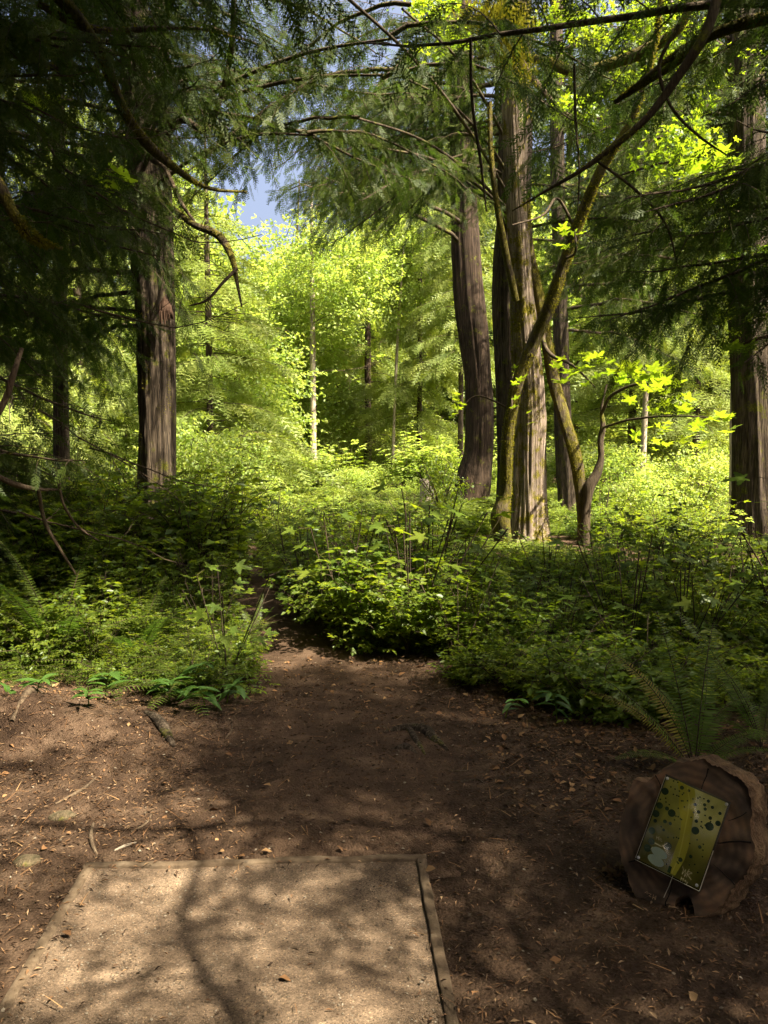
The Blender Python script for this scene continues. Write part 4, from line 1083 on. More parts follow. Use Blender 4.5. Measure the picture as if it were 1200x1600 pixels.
def grow_mass(name, variants, pts, rots, scl, vid, mats):
    "mesh = prototype shapes + one loose point per plant; nodes put a prototype on each point"
    V, Fc, MI, fa, n = [], [], [], [], 0
    va = []
    for k, mbv in enumerate(variants):
        v = np.concatenate(mbv.v); V.append(v); va.append(np.full(len(v), k))
        for f, m in zip(mbv.f, mbv.m): Fc.append(f + n); MI.append(m)
        n += len(v)
    me = bpy.data.meshes.new(name)
    allv = np.concatenate(V + [pts]); me.vertices.add(len(allv)); me.vertices.foreach_set('co', allv.ravel())
    loops = np.concatenate([f.ravel() for f in Fc]); tot = np.concatenate([np.full(len(f), f.shape[1]) for f in Fc])
    me.loops.add(len(loops)); me.loops.foreach_set('vertex_index', loops)
    me.polygons.add(len(tot)); me.polygons.foreach_set('loop_start', np.concatenate([[0], np.cumsum(tot)[:-1]])); me.polygons.foreach_set('loop_total', tot)
    me.polygons.foreach_set('material_index', np.concatenate(MI))
    me.update(calc_edges=True)
    a = me.attributes.new('proto', 'INT', 'POINT'); a.data.foreach_set('value', np.concatenate(va + [np.full(len(pts), -1)]).astype(int))
    a = me.attributes.new('pick', 'INT', 'POINT'); a.data.foreach_set('value', np.concatenate([np.zeros(n), vid]).astype(int))
    a = me.attributes.new('turn', 'FLOAT_VECTOR', 'POINT'); a.data.foreach_set('vector', np.concatenate([np.zeros((n, 3)), rots]).ravel())
    a = me.attributes.new('size', 'FLOAT_VECTOR', 'POINT'); a.data.foreach_set('vector', np.concatenate([np.ones((n, 3)), scl]).ravel())
    for m in mats: me.materials.append(m)
    o = link(name, me)
    ng = bpy.data.node_groups.new(name, 'GeometryNodeTree')
    ng.interface.new_socket('Geometry', in_out='INPUT', socket_type='NodeSocketGeometry'); ng.interface.new_socket('Geometry', in_out='OUTPUT', socket_type='NodeSocketGeometry')
    gi = ng.nodes.new('NodeGroupInput'); go = ng.nodes.new('NodeGroupOutput'); L = ng.links.new
    def attr(nm, ty):
        x = ng.nodes.new('GeometryNodeInputNamedAttribute'); x.data_type = ty; x.inputs[0].default_value = nm; return x.outputs[0]
    def sep(k):
        c = ng.nodes.new('FunctionNodeCompare'); c.data_type = 'INT'; c.operation = 'EQUAL'
        L(attr('proto', 'INT'), c.inputs['A'] if False else [i for i in c.inputs if i.name == 'A' and i.type == 'INT'][0])
        [i for i in c.inputs if i.name == 'B' and i.type == 'INT'][0].default_value = k
        s = ng.nodes.new('GeometryNodeSeparateGeometry'); L(gi.outputs[0], s.inputs[0]); L(c.outputs[0], s.inputs[1]); return s.outputs[0]
    g2i = ng.nodes.new('GeometryNodeGeometryToInstance')
    for k in reversed(range(len(variants))): L(sep(k), g2i.inputs[0])
    ip = ng.nodes.new('GeometryNodeInstanceOnPoints')
    L(sep(-1), ip.inputs['Points']); L(g2i.outputs[0], ip.inputs['Instance']); ip.inputs['Pick Instance'].default_value = True
    L(attr('pick', 'INT'), ip.inputs['Instance Index']); L(attr('size', 'FLOAT_VECTOR'), ip.inputs['Scale'])
    e2r = ng.nodes.new('FunctionNodeEulerToRotation'); L(attr('turn', 'FLOAT_VECTOR'), e2r.inputs[0]); L(e2r.outputs[0], ip.inputs['Rotation'])
    L(ip.outputs[0], go.inputs[0])
    md = o.modifiers.new('growth', 'NODES'); md.node_group = ng
    return tag(o, kind='stuff')

def on_clearing(x, y):
    "bare dirt in front; edge of the green"
    edge = np.where(x < -.3, 5.05 + .25 * np.sin(x * 2.2) + np.clip(-x - 1.8, 0, 3) * .12, np.where(x > .5, 4.85 - np.clip(x - 1.5, 0, 3) * .25 + .18 * np.sin(x * 3), 6.0))
    return y < edge
def scatter(n, xr, yr, gap=.05):
    x = RNG.uniform(*xr, n); y = RNG.uniform(*yr, n)
    ok = ~on_clearing(x, y) & (path_dist(x, y, TRAIL) > gap) & (path_dist(x, y, SIDE) > .12)
    return x[ok], y[ok]
SHR = [shrub_sprig(1, .75, 6, .052), shrub_sprig(2, .6, 7, .045), shrub_sprig(3, .9, 5, .06), shrub_sprig(4, .45, 8, .05, spread=.35), fern_clump(5), shrub_sprig(6, .3, 9, .05, spread=.35, per=12), shrub_sprig(7, 1.35, 5, .05, spread=.6, per=34), shrub_sprig(8, .8, 6, .06, mat=2), shrub_sprig(9, 1.2, 5, .065, mat=2, per=26)]
def lobed_sprig(seed, H=.8, n=6, leaf=.13):
    r = np.random.default_rng(seed); mb = MB(); O, D = [], []
    for q in range(n):
        a = r.uniform(0, 6.28); tt = np.linspace(0, 1, 5); sp = r.uniform(.1, .35)
        P = np.stack([np.cos(a) * sp * tt, np.sin(a) * sp * tt, H * r.uniform(.6, 1) * tt], -1); mb.tube(P, .004, 3, 0)
        for e in range(4):
            b = r.uniform(0, 6.28); d = np.array([math.cos(b), math.sin(b), .1]); o = P[2] + (P[-1] - P[2]) * e / 3
            mb.tube([o, o + d * .07], [.002, .0015], 3, 0); O.append(o + d * .07); D.append(d + np.array([0, 0, -.3]))
    O, D = np.array(O), np.array(D)
    mb.stamp(MAPV, MAPF, frames(D, np.array([0, 0, 1]) + r.normal(0, .25, O.shape)) * (leaf * r.uniform(.6, 1.15, len(O)))[:, None, None], O, 1)
    return mb
SHR.append(lobed_sprig(12))
XS, YS, SS, VV = [], [], [], []
def batch(n, xr, yr, sc, kinds, gap=.05, cond=None):
    x, y = scatter(n, xr, yr, gap)
    if cond is not None: k = cond(x, y); x, y = x[k], y[k]
    XS.append(x); YS.append(y); SS.append(RNG.uniform(sc[0], sc[1], len(x))); VV.append(RNG.choice(kinds, len(x)))
batch(900, (-5, 6), (4.7, 6.4), (.45, .75), [1, 3, 5, 5], .02)
batch(1500, (-7, 9), (5.8, 10.5), (.6, .95), [0, 1, 2, 3, 3], .03, lambda x, y: ~((x > 2.2) & (y > 9.0)))
batch(260, (2, 8), (9.0, 10.3), (.4, .6), [3, 5])
batch(1900, (-11, 12), (10.5, 17), (.7, 1.1), [0, 1, 2, 0, 7], .05)
batch(300, (-5, 6.5), (6.0, 15), (.7, 1.1), [6], .25)
batch(520, (-5, 7), (5.4, 14), (.7, 1.2), [9], .1)
batch(120, (-5, 6), (5.6, 12), (.8, 1.2), [4], .1)
batch(60, (-.3, 2.2), (9, 14), (.8, 1.1), [6, 7], .25)
batch(1900, (-18, 20), (17, 32), (1.0, 1.5), [7, 8, 7, 0], .1)
batch(2200, (-7, 7), (13, 27), (.5, .8), [3, 7, 8, 5], .1)
batch(800, (-30, 30), (32, 50), (1.6, 2.6), [7, 8])
batch(260, (-5.5, -1.9), (5.6, 9.5), (1.15, 1.7), [0, 2], .3)
batch(130, (-4.5, -1.2), (5.0, 7.5), (.8, 1.2), [4])
batch(40, (2.5, 6), (4.2, 6.5), (.8, 1.2), [4])
x = np.concatenate(XS); y = np.concatenate(YS); s = np.concatenate(SS); vv = np.concatenate(VV)
thin = vnoise(x * .8, y * .8, 9)
s = s * (1 + .6 * thin)
HT = np.array([.75, .6, .9, .45, .45, .3, 1.35, .8, 1.2, .8])[vv]
ppx = CX + F * x / y
cap = np.where(ppx > 430, np.maximum(.28, 1.62 - .084 * y), np.maximum(.35, 1.62 - .052 * y))
for (lo_, hi_, D_) in ((690, 940, 12.7), (205, 285, 11.3), (1140, 1260, 13)):
    cap = np.where((ppx > lo_) & (ppx < hi_) & (y < D_ + .4), np.minimum(cap, np.maximum(.16, 1.55 * (1 - y / D_))), cap)
cap = cap * (1 + .5 * vnoise(x * 1.7, y * 1.7, 4)) * np.where(RNG.random(len(x)) < .04, 1.5, 1)
s = np.where(y < 26, np.minimum(s, cap / HT), s)
pts = np.stack([x, y, height(x, y) - .02], -1)
rots = np.stack([RNG.normal(0, .12, len(x)), RNG.normal(0, .12, len(x)), RNG.uniform(0, 6.28, len(x))], -1)
grow_mass('undergrowth', SHR, pts, rots, np.stack([np.maximum(s, .45) * 1.1, np.maximum(s, .45) * 1.1, s], -1), vv, [M['twig'], M['shrub'], M['decid'], M['fern']])

# ------------------------------------------------------------------ ferns with fronds as parts
FR = [fern_frond_mb(.85, a, 46, .082, None, 0, 0, 1, RNG, lf).mesh('frond', [M['fern'], M['twig']]) for a, lf in ((.42, .85), (.55, .7), (.30, 1.0))]
FRD = [fern_frond_mb(.85, a, 46, .082, None, 0, 0, 1, RNG, lf).mesh('frond', [M['fern_dry'], M['twig']]) for a, lf in ((.42, .85), (.28, .95))]
def sword_fern(px, py, label, azs, s=1.0, dry=(), dz=0):
    p = gr(px, py); p[2] = hz(p[0], p[1]) + dz
    t = empty('sword_fern', p, label, 'fern')
    for k, (a, ss, up) in enumerate(azs):
        link('frond', (FRD if k in dry else FR)[k % (2 if k in dry else 3)], t, (0, 0, 0), (random.uniform(-.2, .2), -up, R(a)), s * ss)
    return t
sword_fern(1085, 1215, 'sword fern with long fronds rising behind the sawn log round', [(140, 1.0, .45), (118, .95, .6), (95, .95, .55), (70, .9, .5), (40, 1.0, .3), (170, .9, .1), (200, .7, -.1), (10, .8, .2), (155, .85, .2), (60, 1.05, .7), (345, .8, .1)], .92, dry=(0, 8))
sword_fern(1190, 1170, 'sword fern cut by the right edge behind the log', [(150, .9, .5), (100, .9, .5), (180, .8, .2), (210, .8, 0), (60, .8, .5), (125, 1, .3), (240, .7, 0)], .9)
sword_fern(95, 1040, 'large dark sword fern under the left hanging branches', [(k * 33, random.uniform(.9, 1.25), random.uniform(-.1, .5)) for k in range(11)], 1.1)
sword_fern(215, 1030, 'sword fern arching beside the broad leaved plants', [(k * 36 + 10, random.uniform(.8, 1.1), random.uniform(-.1, .4)) for k in range(10)], .9)
sword_fern(395, 1000, 'small bright fern leaning over the trail edge', [(k * 40 + 10, random.uniform(.5, .7), random.uniform(0, .4)) for k in range(9)], .75)

# ------------------------------------------------------------------ broad leaved plants
def lily_leaf():
    n = 7; V = []
    for q in range(n):
        t = q / (n - 1); w = .16 * math.sin(math.pi * min(1, t * .92 + .08)) ** .8 * (1 if t < .99 else 0)
        z = -.35 * t * t; V += [(-w, t, z + w * .35), (0, t, z), (w, t, z + w * .35)]
    Fc = [(q * 3 + e, q * 3 + e + 1, q * 3 + e + 4, q * 3 + e + 3) for q in range(n - 1) for e in (0, 1)]
    mb = MB(); mb.add(V, Fc); return mb.mesh('leaf', [M['lily']], True)
LILY = lily_leaf()
def broad_plant(px, py, label, n=8, L=.17, h=.22, lean=(0, -.1)):
    p = gr(px, py + 10); p[2] = hz(p[0], p[1])
    t = empty('leafy_plant', p, label, 'plant', 'broad leaved plants at the edge of the clearing')
    tt = np.linspace(0, 1, 6); P = np.stack([lean[0] * tt ** 1.5, lean[1] * tt ** 1.5, h * tt - .3 * h * tt ** 3], -1)
    mb = MB(); mb.tube(P, .004 * (1 - tt * .5), 4); link('stem', mb.mesh('stem', [M['shrub']]), t)
    for q in range(n):
        u = .25 + .75 * q / (n - 1); o = [np.interp(u, tt, P[:, c]) for c in range(3)]
        a = (q % 2) * math.pi + random.uniform(-.7, .7) + math.atan2(lean[1], lean[0] + 1e-6)
        if q == n - 1: a = math.atan2(lean[1], lean[0] + 1e-6) - math.pi / 2
        link('leaf', LILY, t, o, (random.uniform(-.2, .5), random.uniform(-.2, .2), a), L * .78 * random.uniform(.7, 1.1))
broad_plant(60, 1118, 'broad leaved plant on top of the pale dirt mound', 8, .16, .14, (.06, -.06))
broad_plant(20, 1120, 'broad leaved plant at the left edge of the mound', 6, .14, .12, (-.05, -.06))
broad_plant(165, 1095, 'broad leaved plant with long pale leaves drooping over the dirt', 8, .2, .28, (.08, -.12))
broad_plant(140, 1130, 'low leafy plant right beside the mound', 7, .11, .16, (.02, -.08))
broad_plant(265, 1095, 'leafy plant with pointed leaves halfway to the trail', 9, .18, .26, (.05, -.15))
broad_plant(320, 1100, 'cluster of dark pointed leaves left of the trail', 9, .18, .22, (-.03, -.15))
broad_plant(355, 1095, 'dark leafy plant nearest the trail on the left', 9, .16, .2, (.08, -.12))
broad_plant(300, 1080, 'taller leafy plant behind the dark pointed leaves', 9, .18, .3, (.1, -.1))
broad_plant(870, 1110, 'drooping leafy plant at the shaded right edge', 9, .15, .28, (-.06, -.12))
broad_plant(790, 1110, 'small leafy plant at the right edge of the dirt', 8, .12, .2, (.06, -.1))

# ------------------------------------------------------------------ maple sprigs with single leaves
def maple_leaf_mesh():
    mb = MB(); mb.add(MAPV, MAPF); mb.tube([(0, .38, 0), (0, .1, -.02), (0, -.25, .05)], .008, 3); return mb.mesh('leaf', [M['maple']])
MLEAF = maple_leaf_mesh()
def sprig(parent, path, leaves, size=.215):
    pts = pxline(path); mb, V = trunk_mb(pts, 6, .05, .03, 4, 1, 0, 4, .05)
    b = piece('leafy_branch', mb, M['twig'], parent, True)
    for (px, py, Yd, s, rot) in leaves:
        o = link('leaf', MLEAF, b, Vector(at(px, py, Yd)) - parent.location, (R(random.uniform(5, 50)), R(random.uniform(-30, 30)), R(rot)), size * s)
def cloud(cx, cy, rx, ry, n, Yd, s=(.8, 1.2)):
    n = int(n * 1.8)
    return [(cx + random.uniform(-1, 1) * rx, cy + random.uniform(-1, 1) * ry, Yd + random.uniform(-.35, .35), random.uniform(*s), random.uniform(110, 250)) for _ in range(n)]
sprig(VINE, [(846, 500, 12.8, 3), (862, 555, 11.6, 3), (900, 575, 11, 2), (930, 605, 10.8, 1)], cloud(905, 580, 45, 26, 12, 11))
sprig(VINE, [(940, 645, 12.4, 3), (960, 615, 11.4, 2.5), (1010, 600, 10.6, 2), (1060, 610, 10.2, 1)], cloud(1000, 593, 50, 12, 18, 10.6, (.9, 1.3)) + cloud(1030, 630, 45, 20, 14, 10.2, (.9, 1.3)))
sprig(VINE, [(942, 668, 12.4, 2), (990, 655, 11.5, 2), (1060, 650, 10.8, 1.5), (1140, 655, 10.4, 1)], cloud(1040, 680, 60, 25, 14, 11, (.7, 1.0)) + cloud(1120, 665, 32, 14, 9, 10.4, (.9, 1.2)))
sprig(OB, [(1260, 520, 7.4, 3), (1180, 530, 7.4, 2.5), (1140, 548, 7.4, 1.5)], cloud(1145, 552, 22, 8, 8, 7.4, (.7, .9)) + cloud(1165, 512, 40, 18, 6, 8, (.8, 1)))
sprig(MAPLE, [(820, 560, 12.7, 3), (800, 600, 12, 2), (800, 640, 11.8, 1)], cloud(806, 620, 16, 45, 7, 11.7, (.55, .8)))
sprig(LEAN, [(800, 640, 12, 2), (740, 620, 12, 1.5), (712, 650, 12, 1)], cloud(712, 640, 10, 22, 6, 12, (.6, .8)))
sprig(OA, [(60, 200, 9, 3), (110, 270, 9, 2), (180, 290, 9.2, 1)], cloud(185, 300, 25, 22, 7, 9.2, (1, 1.3)) + cloud(60, 170, 35, 20, 8, 9.5, (.9, 1.2)))
sprig(LEAN, [(883, 405, 11.4, 2), (900, 390, 11, 2), (898, 360, 11, 1)], cloud(885, 378, 18, 16, 6, 11, (.6, .9)) )
sprig(LEAN, [(1200, 350, 10, 3), (1150, 330, 10, 2), (1100, 300, 10, 2)], cloud(1110, 265, 50, 30, 22, 10.3, (.8, 1.2)) )

# ------------------------------------------------------------------ sawn log round with the hole sign
A0 = gr(1060, 1437, .0)
NRM = unit(np.array([-.36, -.82, .45]))
def onface(px, py, off=0.0):
    r = ray(px, py); o = np.array([0, 0, CAMH]); p0 = A0 + NRM * off
    t = ((p0 - o) @ NRM) / (r @ NRM); return o + r * t
def Z8(x, y): return (900 + x / 4.0, 1130 + y / 4.0)
face = [(362, 352), (440, 372), (505, 322), (585, 262), (680, 240), (752, 228), (800, 222), (850, 262), (905, 275), (965, 320), (1020, 345), (1068, 395), (1092, 470), (1100, 560), (1086, 640), (1104, 735), (1120, 800), (1096, 880), (1060, 960), (985, 1020), (950, 1090), (905, 1150), (830, 1205), (745, 1212), (730, 1130), (712, 1078), (640, 1082), (610, 1120), (612, 1180), (575, 1214), (490, 1196), (440, 1142), (372, 1080), (330, 985), (300, 900), (268, 790), (272, 650), (300, 560), (322, 480), (340, 410)]
def dens(poly, k=5):
    out = []
    for q in range(len(poly)):
        a = np.array(poly[q], float); b = np.array(poly[(q + 1) % len(poly)], float)
        for e in range(k): out.append(a + (b - a) * e / k)
    out = np.array(out)
    for _ in range(2): out = (np.roll(out, 1, 0) + out * 2 + np.roll(out, -1, 0)) / 4
    return out
fo = dens(face); n = len(fo)
ring = np.array([onface(*Z8(*p)) for p in fo]); cen = onface(*Z8(690, 720))
ring = ring + unit(ring - cen) * (.0022 * RNG.normal(size=(n, 1)))
log = empty('log_round', cen * (1, 1, 0) , 'rough sawn log round propped on its side as a sign holder', 'log round')
mb = MB(); K = 16; V = []
for q in range(K + 1):
    f_ = q / K
    pp = cen + (ring - cen) * f_
    rel = pp - cen
    bump = .006 * vnoise(rel[:, 0] * 30, rel[:, 2] * 30, 1) + .012 * vnoise(rel[:, 0] * 7, rel[:, 2] * 9, 4)
    V.append(pp + NRM * bump[:, None] * (f_ > 0))
V = np.array(V); i = np.arange(K)[:, None] * n; j = np.arange(n)[None]; j2 = (j + 1) % n
mb.add(V.reshape(-1, 3), np.stack([i + j, i + j2, i + n + j2, i + n + j], -1).reshape(-1, 4)[:, ::-1])
m, nt, out = new_mat('cut_wood'); L = nt.links.new
tc = N(nt, 'ShaderNodeTexCoord')
mp = N(nt, 'ShaderNodeMapping'); L(tc.outputs['Object'], mp.inputs[0])
mp.inputs['Location'].default_value = tuple(-(cen - np.array(log.location)))
wv = N(nt, 'ShaderNodeTexWave', wave_type='RINGS', rings_direction='SPHERICAL'); wv.inputs['Scale'].default_value = 12; wv.inputs['Distortion'].default_value = 6.0; wv.inputs['Detail'].default_value = 3
L(mp.outputs[0], wv.inputs[0])
nz = N(nt, 'ShaderNodeTexNoise'); nz.inputs['Scale'].default_value = 9; nz.inputs['Detail'].default_value = 8; L(tc.outputs['Object'], nz.inputs[0])
r1 = ramp(nt, [(.1, (.065, .038, .020)), (.9, (.095, .056, .030))], wv.outputs[0]); r2 = ramp(nt, [(.36, (.28, .26, .25)), (.5, (.8, .78, .72)), (.66, (1.5, 1.3, 1.1))], nz.outputs[0])
mx = N(nt, 'ShaderNodeMix', data_type='RGBA', blend_type='MULTIPLY'); mx.inputs[0].default_value = 1; L(r1.outputs[0], mx.inputs['A']); L(r2.outputs[0], mx.inputs['B'])
pb = N(nt, 'ShaderNodeBsdfPrincipled'); pb.inputs['Roughness'].default_value = .85; L(mx.outputs['Result'], pb.inputs['Base Color'])
bp = N(nt, 'ShaderNodeBump'); bp.inputs['Strength'].default_value = .6; bp.inputs['Distance'].default_value = .01; L(nz.outputs[0], bp.inputs['Height']); L(bp.outputs[0], pb.inputs['Normal']); L(pb.outputs[0], out.inputs[0])
piece('cut_face', mb, m, log, True)
mb = MB(); Dp = .24; K2 = 14; V = []
back = -NRM * 1.0; back = unit(back + np.array([.35, .0, .1]))
for q in range(K2 + 1):
    f_ = q / K2; sh = 1 + .10 * math.sin(f_ * math.pi) - .10 * f_
    pp = cen + back * Dp * f_ + (ring - cen) * sh
    rad_ = unit(ring - cen)
    an = np.arctan2(rad_[:, 2], rad_[:, 0])
    rg = np.abs(vnoise(np.cos(an) * 5, np.sin(an) * 5, f_ * 1.5)) * .012 + .003 * vnoise(np.cos(an) * 30, np.sin(an) * 30, f_ * 9)
    V.append(pp + rad_ * (rg * min(1, f_ * 6))[:, None])
V = np.array(V); i = np.arange(K2)[:, None] * n
mb.add(V.reshape(-1, 3), np.stack([i + j, i + j2, i + n + j2, i + n + j], -1).reshape(-1, 4))
mb.add(np.concatenate([V[-1], [cen + back * Dp]]), [(q, (q + 1) % n, n) for q in range(n)])
piece('bark', mb, bark_mat('log_bark', (.05, .03, .018), (.13, .08, .045), (.24, .16, .09), fx=16, fz=16, bump=.8), log, True)
# drying crack in the face
mb = MB(); q0 = [onface(*Z8(x_, y_), .010) for x_, y_ in ((862, 745), (900, 750), (950, 742), (1030, 738), (1095, 745))]
mb.tube(q0, [.001, .002, .003, .003, .004], 4); CRM = flat_mat('crack', (.006, .004, .003), 1); piece('crack', mb, CRM, log)
for a_, l0, l1 in ((70, .55, 1.0), (120, .6, 1.0), (200, .5, .95), (250, .6, 1.0), (320, .55, .98), (20, .7, 1.0)):
    tgt = (690 + 400 * math.cos(R(a_)), 720 - 460 * math.sin(R(a_))); mb = MB()
    mb.tube([onface(*Z8(690 + (tgt[0] - 690) * f_ + random.uniform(-8, 8), 720 + (tgt[1] - 720) * f_ + random.uniform(-8, 8)), .008) for f_ in np.linspace(l0, l1, 6)], [.0006, .0012, .002, .002, .0025, .003], 4); piece('crack', mb, CRM, log)

# sign on the round
SGN = {k: onface(*Z8(*p), .028) for k, p in dict(tl=(556, 338), tr=(945, 487), bl=(392, 842), br=(772, 1052)).items()}
su = unit((SGN['tr'] - SGN['tl']) + (SGN['br'] - SGN['bl'])); sv = unit(np.cross(NRM, su)); 
if sv @ (SGN['bl'] - SGN['tl']) < 0: sv = -sv
sc_ = (SGN['tl'] + SGN['tr'] + SGN['bl'] + SGN['br']) / 4
SWd = (np.linalg.norm(SGN['tr'] - SGN['tl']) + np.linalg.norm(SGN['br'] - SGN['bl'])) / 2
SHt = (np.linalg.norm(SGN['bl'] - SGN['tl']) + np.linalg.norm(SGN['br'] - SGN['tr'])) / 2
sign = empty('hole_sign', sc_, 'yellow green course sign with dark dots under a clear cover on the log', 'sign')
def S(u, v, w): return sc_ + su * (u - .5) * SWd + sv * (v - .5) * SHt + NRM * w
def slab(u0, u1, v0, v1, w0, w1):
    mb = MB(); c = [(u0, v0), (u1, v0), (u1, v1), (u0, v1)]
    mb.add([S(a, b, w0) for a, b in c] + [S(a, b, w1) for a, b in c], [(0, 1, 2, 3), (7, 6, 5, 4), (0, 4, 5, 1), (1, 5, 6, 2), (2, 6, 7, 3), (3, 7, 4, 0)]); return mb
piece('backboard', slab(-.03, 1.03, -.025, 1.025, -.03, -.004), flat_mat('dark_backing', (.02, .014, .01), .8), sign)
m, nt, out = new_mat('printed_sheet'); tc = N(nt, 'ShaderNodeTexCoord'); nz = N(nt, 'ShaderNodeTexNoise'); nz.inputs['Scale'].default_value = 14
nt.links.new(tc.outputs['Object'], nz.inputs[0]); r_ = ramp(nt, [(.35, (.15, .14, .018)), (.65, (.20, .18, .028))], nz.outputs[0])
pb = N(nt, 'ShaderNodeBsdfPrincipled'); pb.inputs['Roughness'].default_value = .55; nt.links.new(r_.outputs[0], pb.inputs['Base Color']); nt.links.new(pb.outputs[0], out.inputs[0])
piece('printed_sheet', slab(0, 1, 0, 1, -.004, 0.0), m, sign)
c0, ce1, ce2 = np.array([556, 338.]), np.array([945 - 556, 487 - 338.]), np.array([392 - 556, 842 - 338.])
Minv = np.linalg.inv(np.stack([ce1, ce2], -1))
def UV(x, y): return Minv @ (np.array([x, y], float) - c0)
def flatpoly(mb, pts, w):
    mb.add([S(a, b, w) for a, b in pts], [list(range(len(pts)))[::-1]])
def disc(mb, x, y, r, w=.0006, sx=1, ang=0):
    u, v = UV(x, y); rr = r / 4 / F * 2.75
    pts = []
    for e in range(14):
        t_ = e / 14 * 2 * math.pi; a, b = math.cos(t_) * rr * sx, math.sin(t_) * rr
        a, b = a * math.cos(ang) - b * math.sin(ang), a * math.sin(ang) + b * math.cos(ang)
        pts.append((u + a / SWd, v + b / SHt))
    flatpoly(mb, pts, w)
# fairway band
mb = MB()
L1 = [(625, 360), (640, 440), (640, 520), (660, 600), (655, 700), (620, 800), (590, 905)]; L2 = [(735, 410), (745, 470), (740, 540), (725, 640), (715, 740), (690, 830), (635, 925)]
for q in range(6): flatpoly(mb, [UV(*L1[q]), UV(*L2[q]), UV(*L2[q + 1]), UV(*L1[q + 1])], .0003)
piece('fairway_print', mb, flat_mat('fairway_print', (.26, .23, .02), .5), sign)
mb = MB(); cl = [(690, 400), (705, 480), (700, 560), (685, 650), (670, 740), (650, 830), (615, 910)]
for q in range(6):
    a, b = cl[q], cl[q + 1]; flatpoly(mb, [UV(a[0] - 4, a[1]), UV(a[0] + 4, a[1]), UV(b[0] + 4, b[1]), UV(b[0] - 4, b[1])], .0006)
piece('flight_line_print', mb, flat_mat('flight_line', (.33, .29, .04), .5), sign)
mb = MB()
for x_, y_, r_ in [(549, 430, 23), (519, 518, 21), (498, 568, 23), (598, 560, 24), (496, 611, 12), (478, 671, 22), (479, 735, 21), (457, 775, 24), (583, 757, 25), (567, 534, 13), (558, 612, 12), (592, 623, 10), (552, 663, 9), (749, 657, 24), (835, 628, 26), (886, 608, 17), (838, 579, 11), (765, 546, 11), (742, 503, 11), (801, 502, 10), (805, 527, 10), (849, 515, 10), (823, 479, 10), (753, 601, 11), (896, 549, 10), (780, 751, 11), (727, 809, 11), (664, 831, 14), (700, 421, 9), (655, 404, 13)]: disc(mb, x_, y_, r_)
for x_, y_ in [(600, 365), (628, 372), (585, 402), (612, 414), (640, 425), (603, 447), (625, 452), (668, 436), (656, 484), (665, 484), (693, 482), (638, 457), (522, 480), (555, 472), (558, 495), (580, 510), (638, 530), (640, 580), (655, 592), (662, 596), (618, 600), (625, 577), (536, 645), (653, 652), (582, 705), (617, 706), (648, 708), (635, 703), (727, 470), (758, 464), (770, 457), (795, 466), (735, 550), (785, 603), (806, 565), (808, 622), (792, 638), (762, 710), (718, 734), (801, 734), (800, 768), (720, 857), (753, 853), (798, 806), (773, 897), (650, 820), (645, 845), (652, 852), (580, 862), (676, 520), (660, 445), (840, 600), (720, 580), (783, 630)]: disc(mb, x_, y_, 5)
flatpoly(mb, [UV(596, 868), UV(616, 876), UV(606, 914), UV(586, 906)], .0009)
piece('dot_print', mb, flat_mat('dot_print', (.010, .026, .010), .5), sign)
mb = MB(); disc(mb, 532, 800, 30, .0012, 1.75, .12); disc(mb, 513, 845, 30, .0013, 1.8, .12)
piece('sticker', mb, flat_mat('pale_sticker', (.24, .29, .26), .4), sign, label='two pale oval stickers')
mb = MB()
def stroke(pts, w=3.0, lift=.0012):
    for a, b in zip(pts[:-1], pts[1:]):
        a = np.array(a, float); b = np.array(b, float); d = (b - a) / (np.linalg.norm(b - a) + 1e-6); nn = np.array([-d[1], d[0]]) * w / 2
        flatpoly(mb, [UV(*(a - nn)), UV(*(a + nn)), UV(*(b + nn)), UV(*(b - nn))], lift + random.random() * .0002)
stroke([(680, 868), (686, 888), (678, 915), (700, 885), (694, 926), (722, 880)]); stroke([(706, 930), (716, 893), (740, 903), (712, 912), (735, 942)])
stroke([(676, 928), (672, 950)]); stroke([(676, 938), (688, 942)]); stroke([(688, 935), (685, 955)]); stroke([(694, 950), (702, 946), (700, 958)]); stroke([(706, 955), (716, 958), (704, 972), (716, 974)])
stroke([(512, 700), (508, 722)]); stroke([(512, 710), (524, 712)]); stroke([(526, 702), (522, 726)]); stroke([(534, 712), (531, 726)]); stroke([(541, 715), (538, 730), (548, 732)])
stroke([(500, 742), (545, 762)], 6); stroke([(548, 762), (580, 738)], 4); stroke([(548, 752), (566, 774)], 5); stroke([(488, 765), (478, 782)], 4)
piece('lettering', mb, flat_mat('pale_lettering', (.42, .37, .22), .5), sign, label='handwritten letters W R and small scrawled words')
m, nt, out = new_mat('clear_cover'); tr = N(nt, 'ShaderNodeBsdfTransparent'); gl = N(nt, 'ShaderNodeBsdfGlossy'); gl.inputs['Roughness'].default_value = .12
lw = N(nt, 'ShaderNodeFresnel'); lw.inputs[0].default_value = 1.12; ms = N(nt, 'ShaderNodeMixShader'); ms.inputs[0].default_value = .012; nt.links.new(tr.outputs[0], ms.inputs[1]); nt.links.new(gl.outputs[0], ms.inputs[2]); nt.links.new(ms.outputs[0], out.inputs[0])
tr.inputs[0].default_value = (.92, .93, .88, 1)
piece('clear_cover', slab(-.02, 1.02, -.015, 1.015, .003, .006), m, sign)
edge_m = flat_mat('cover_edge', (.35, .32, .24), .3)
mb = MB(); mb.tube([S(1.02, .55, .004), S(1.02, 1.015, .004)], .0016, 4); mb.tube([S(1.02, 1.015, .004), S(.78, 1.015, .004)], .0016, 4); mb.tube([S(-.02, 0, .004), S(-.02, 1, .004)], .0008, 4); mb.tube([S(-.02, 1.015, .004), S(.78, 1.015, .004)], .0007, 4)
piece('cover_edge', mb, edge_m, sign)
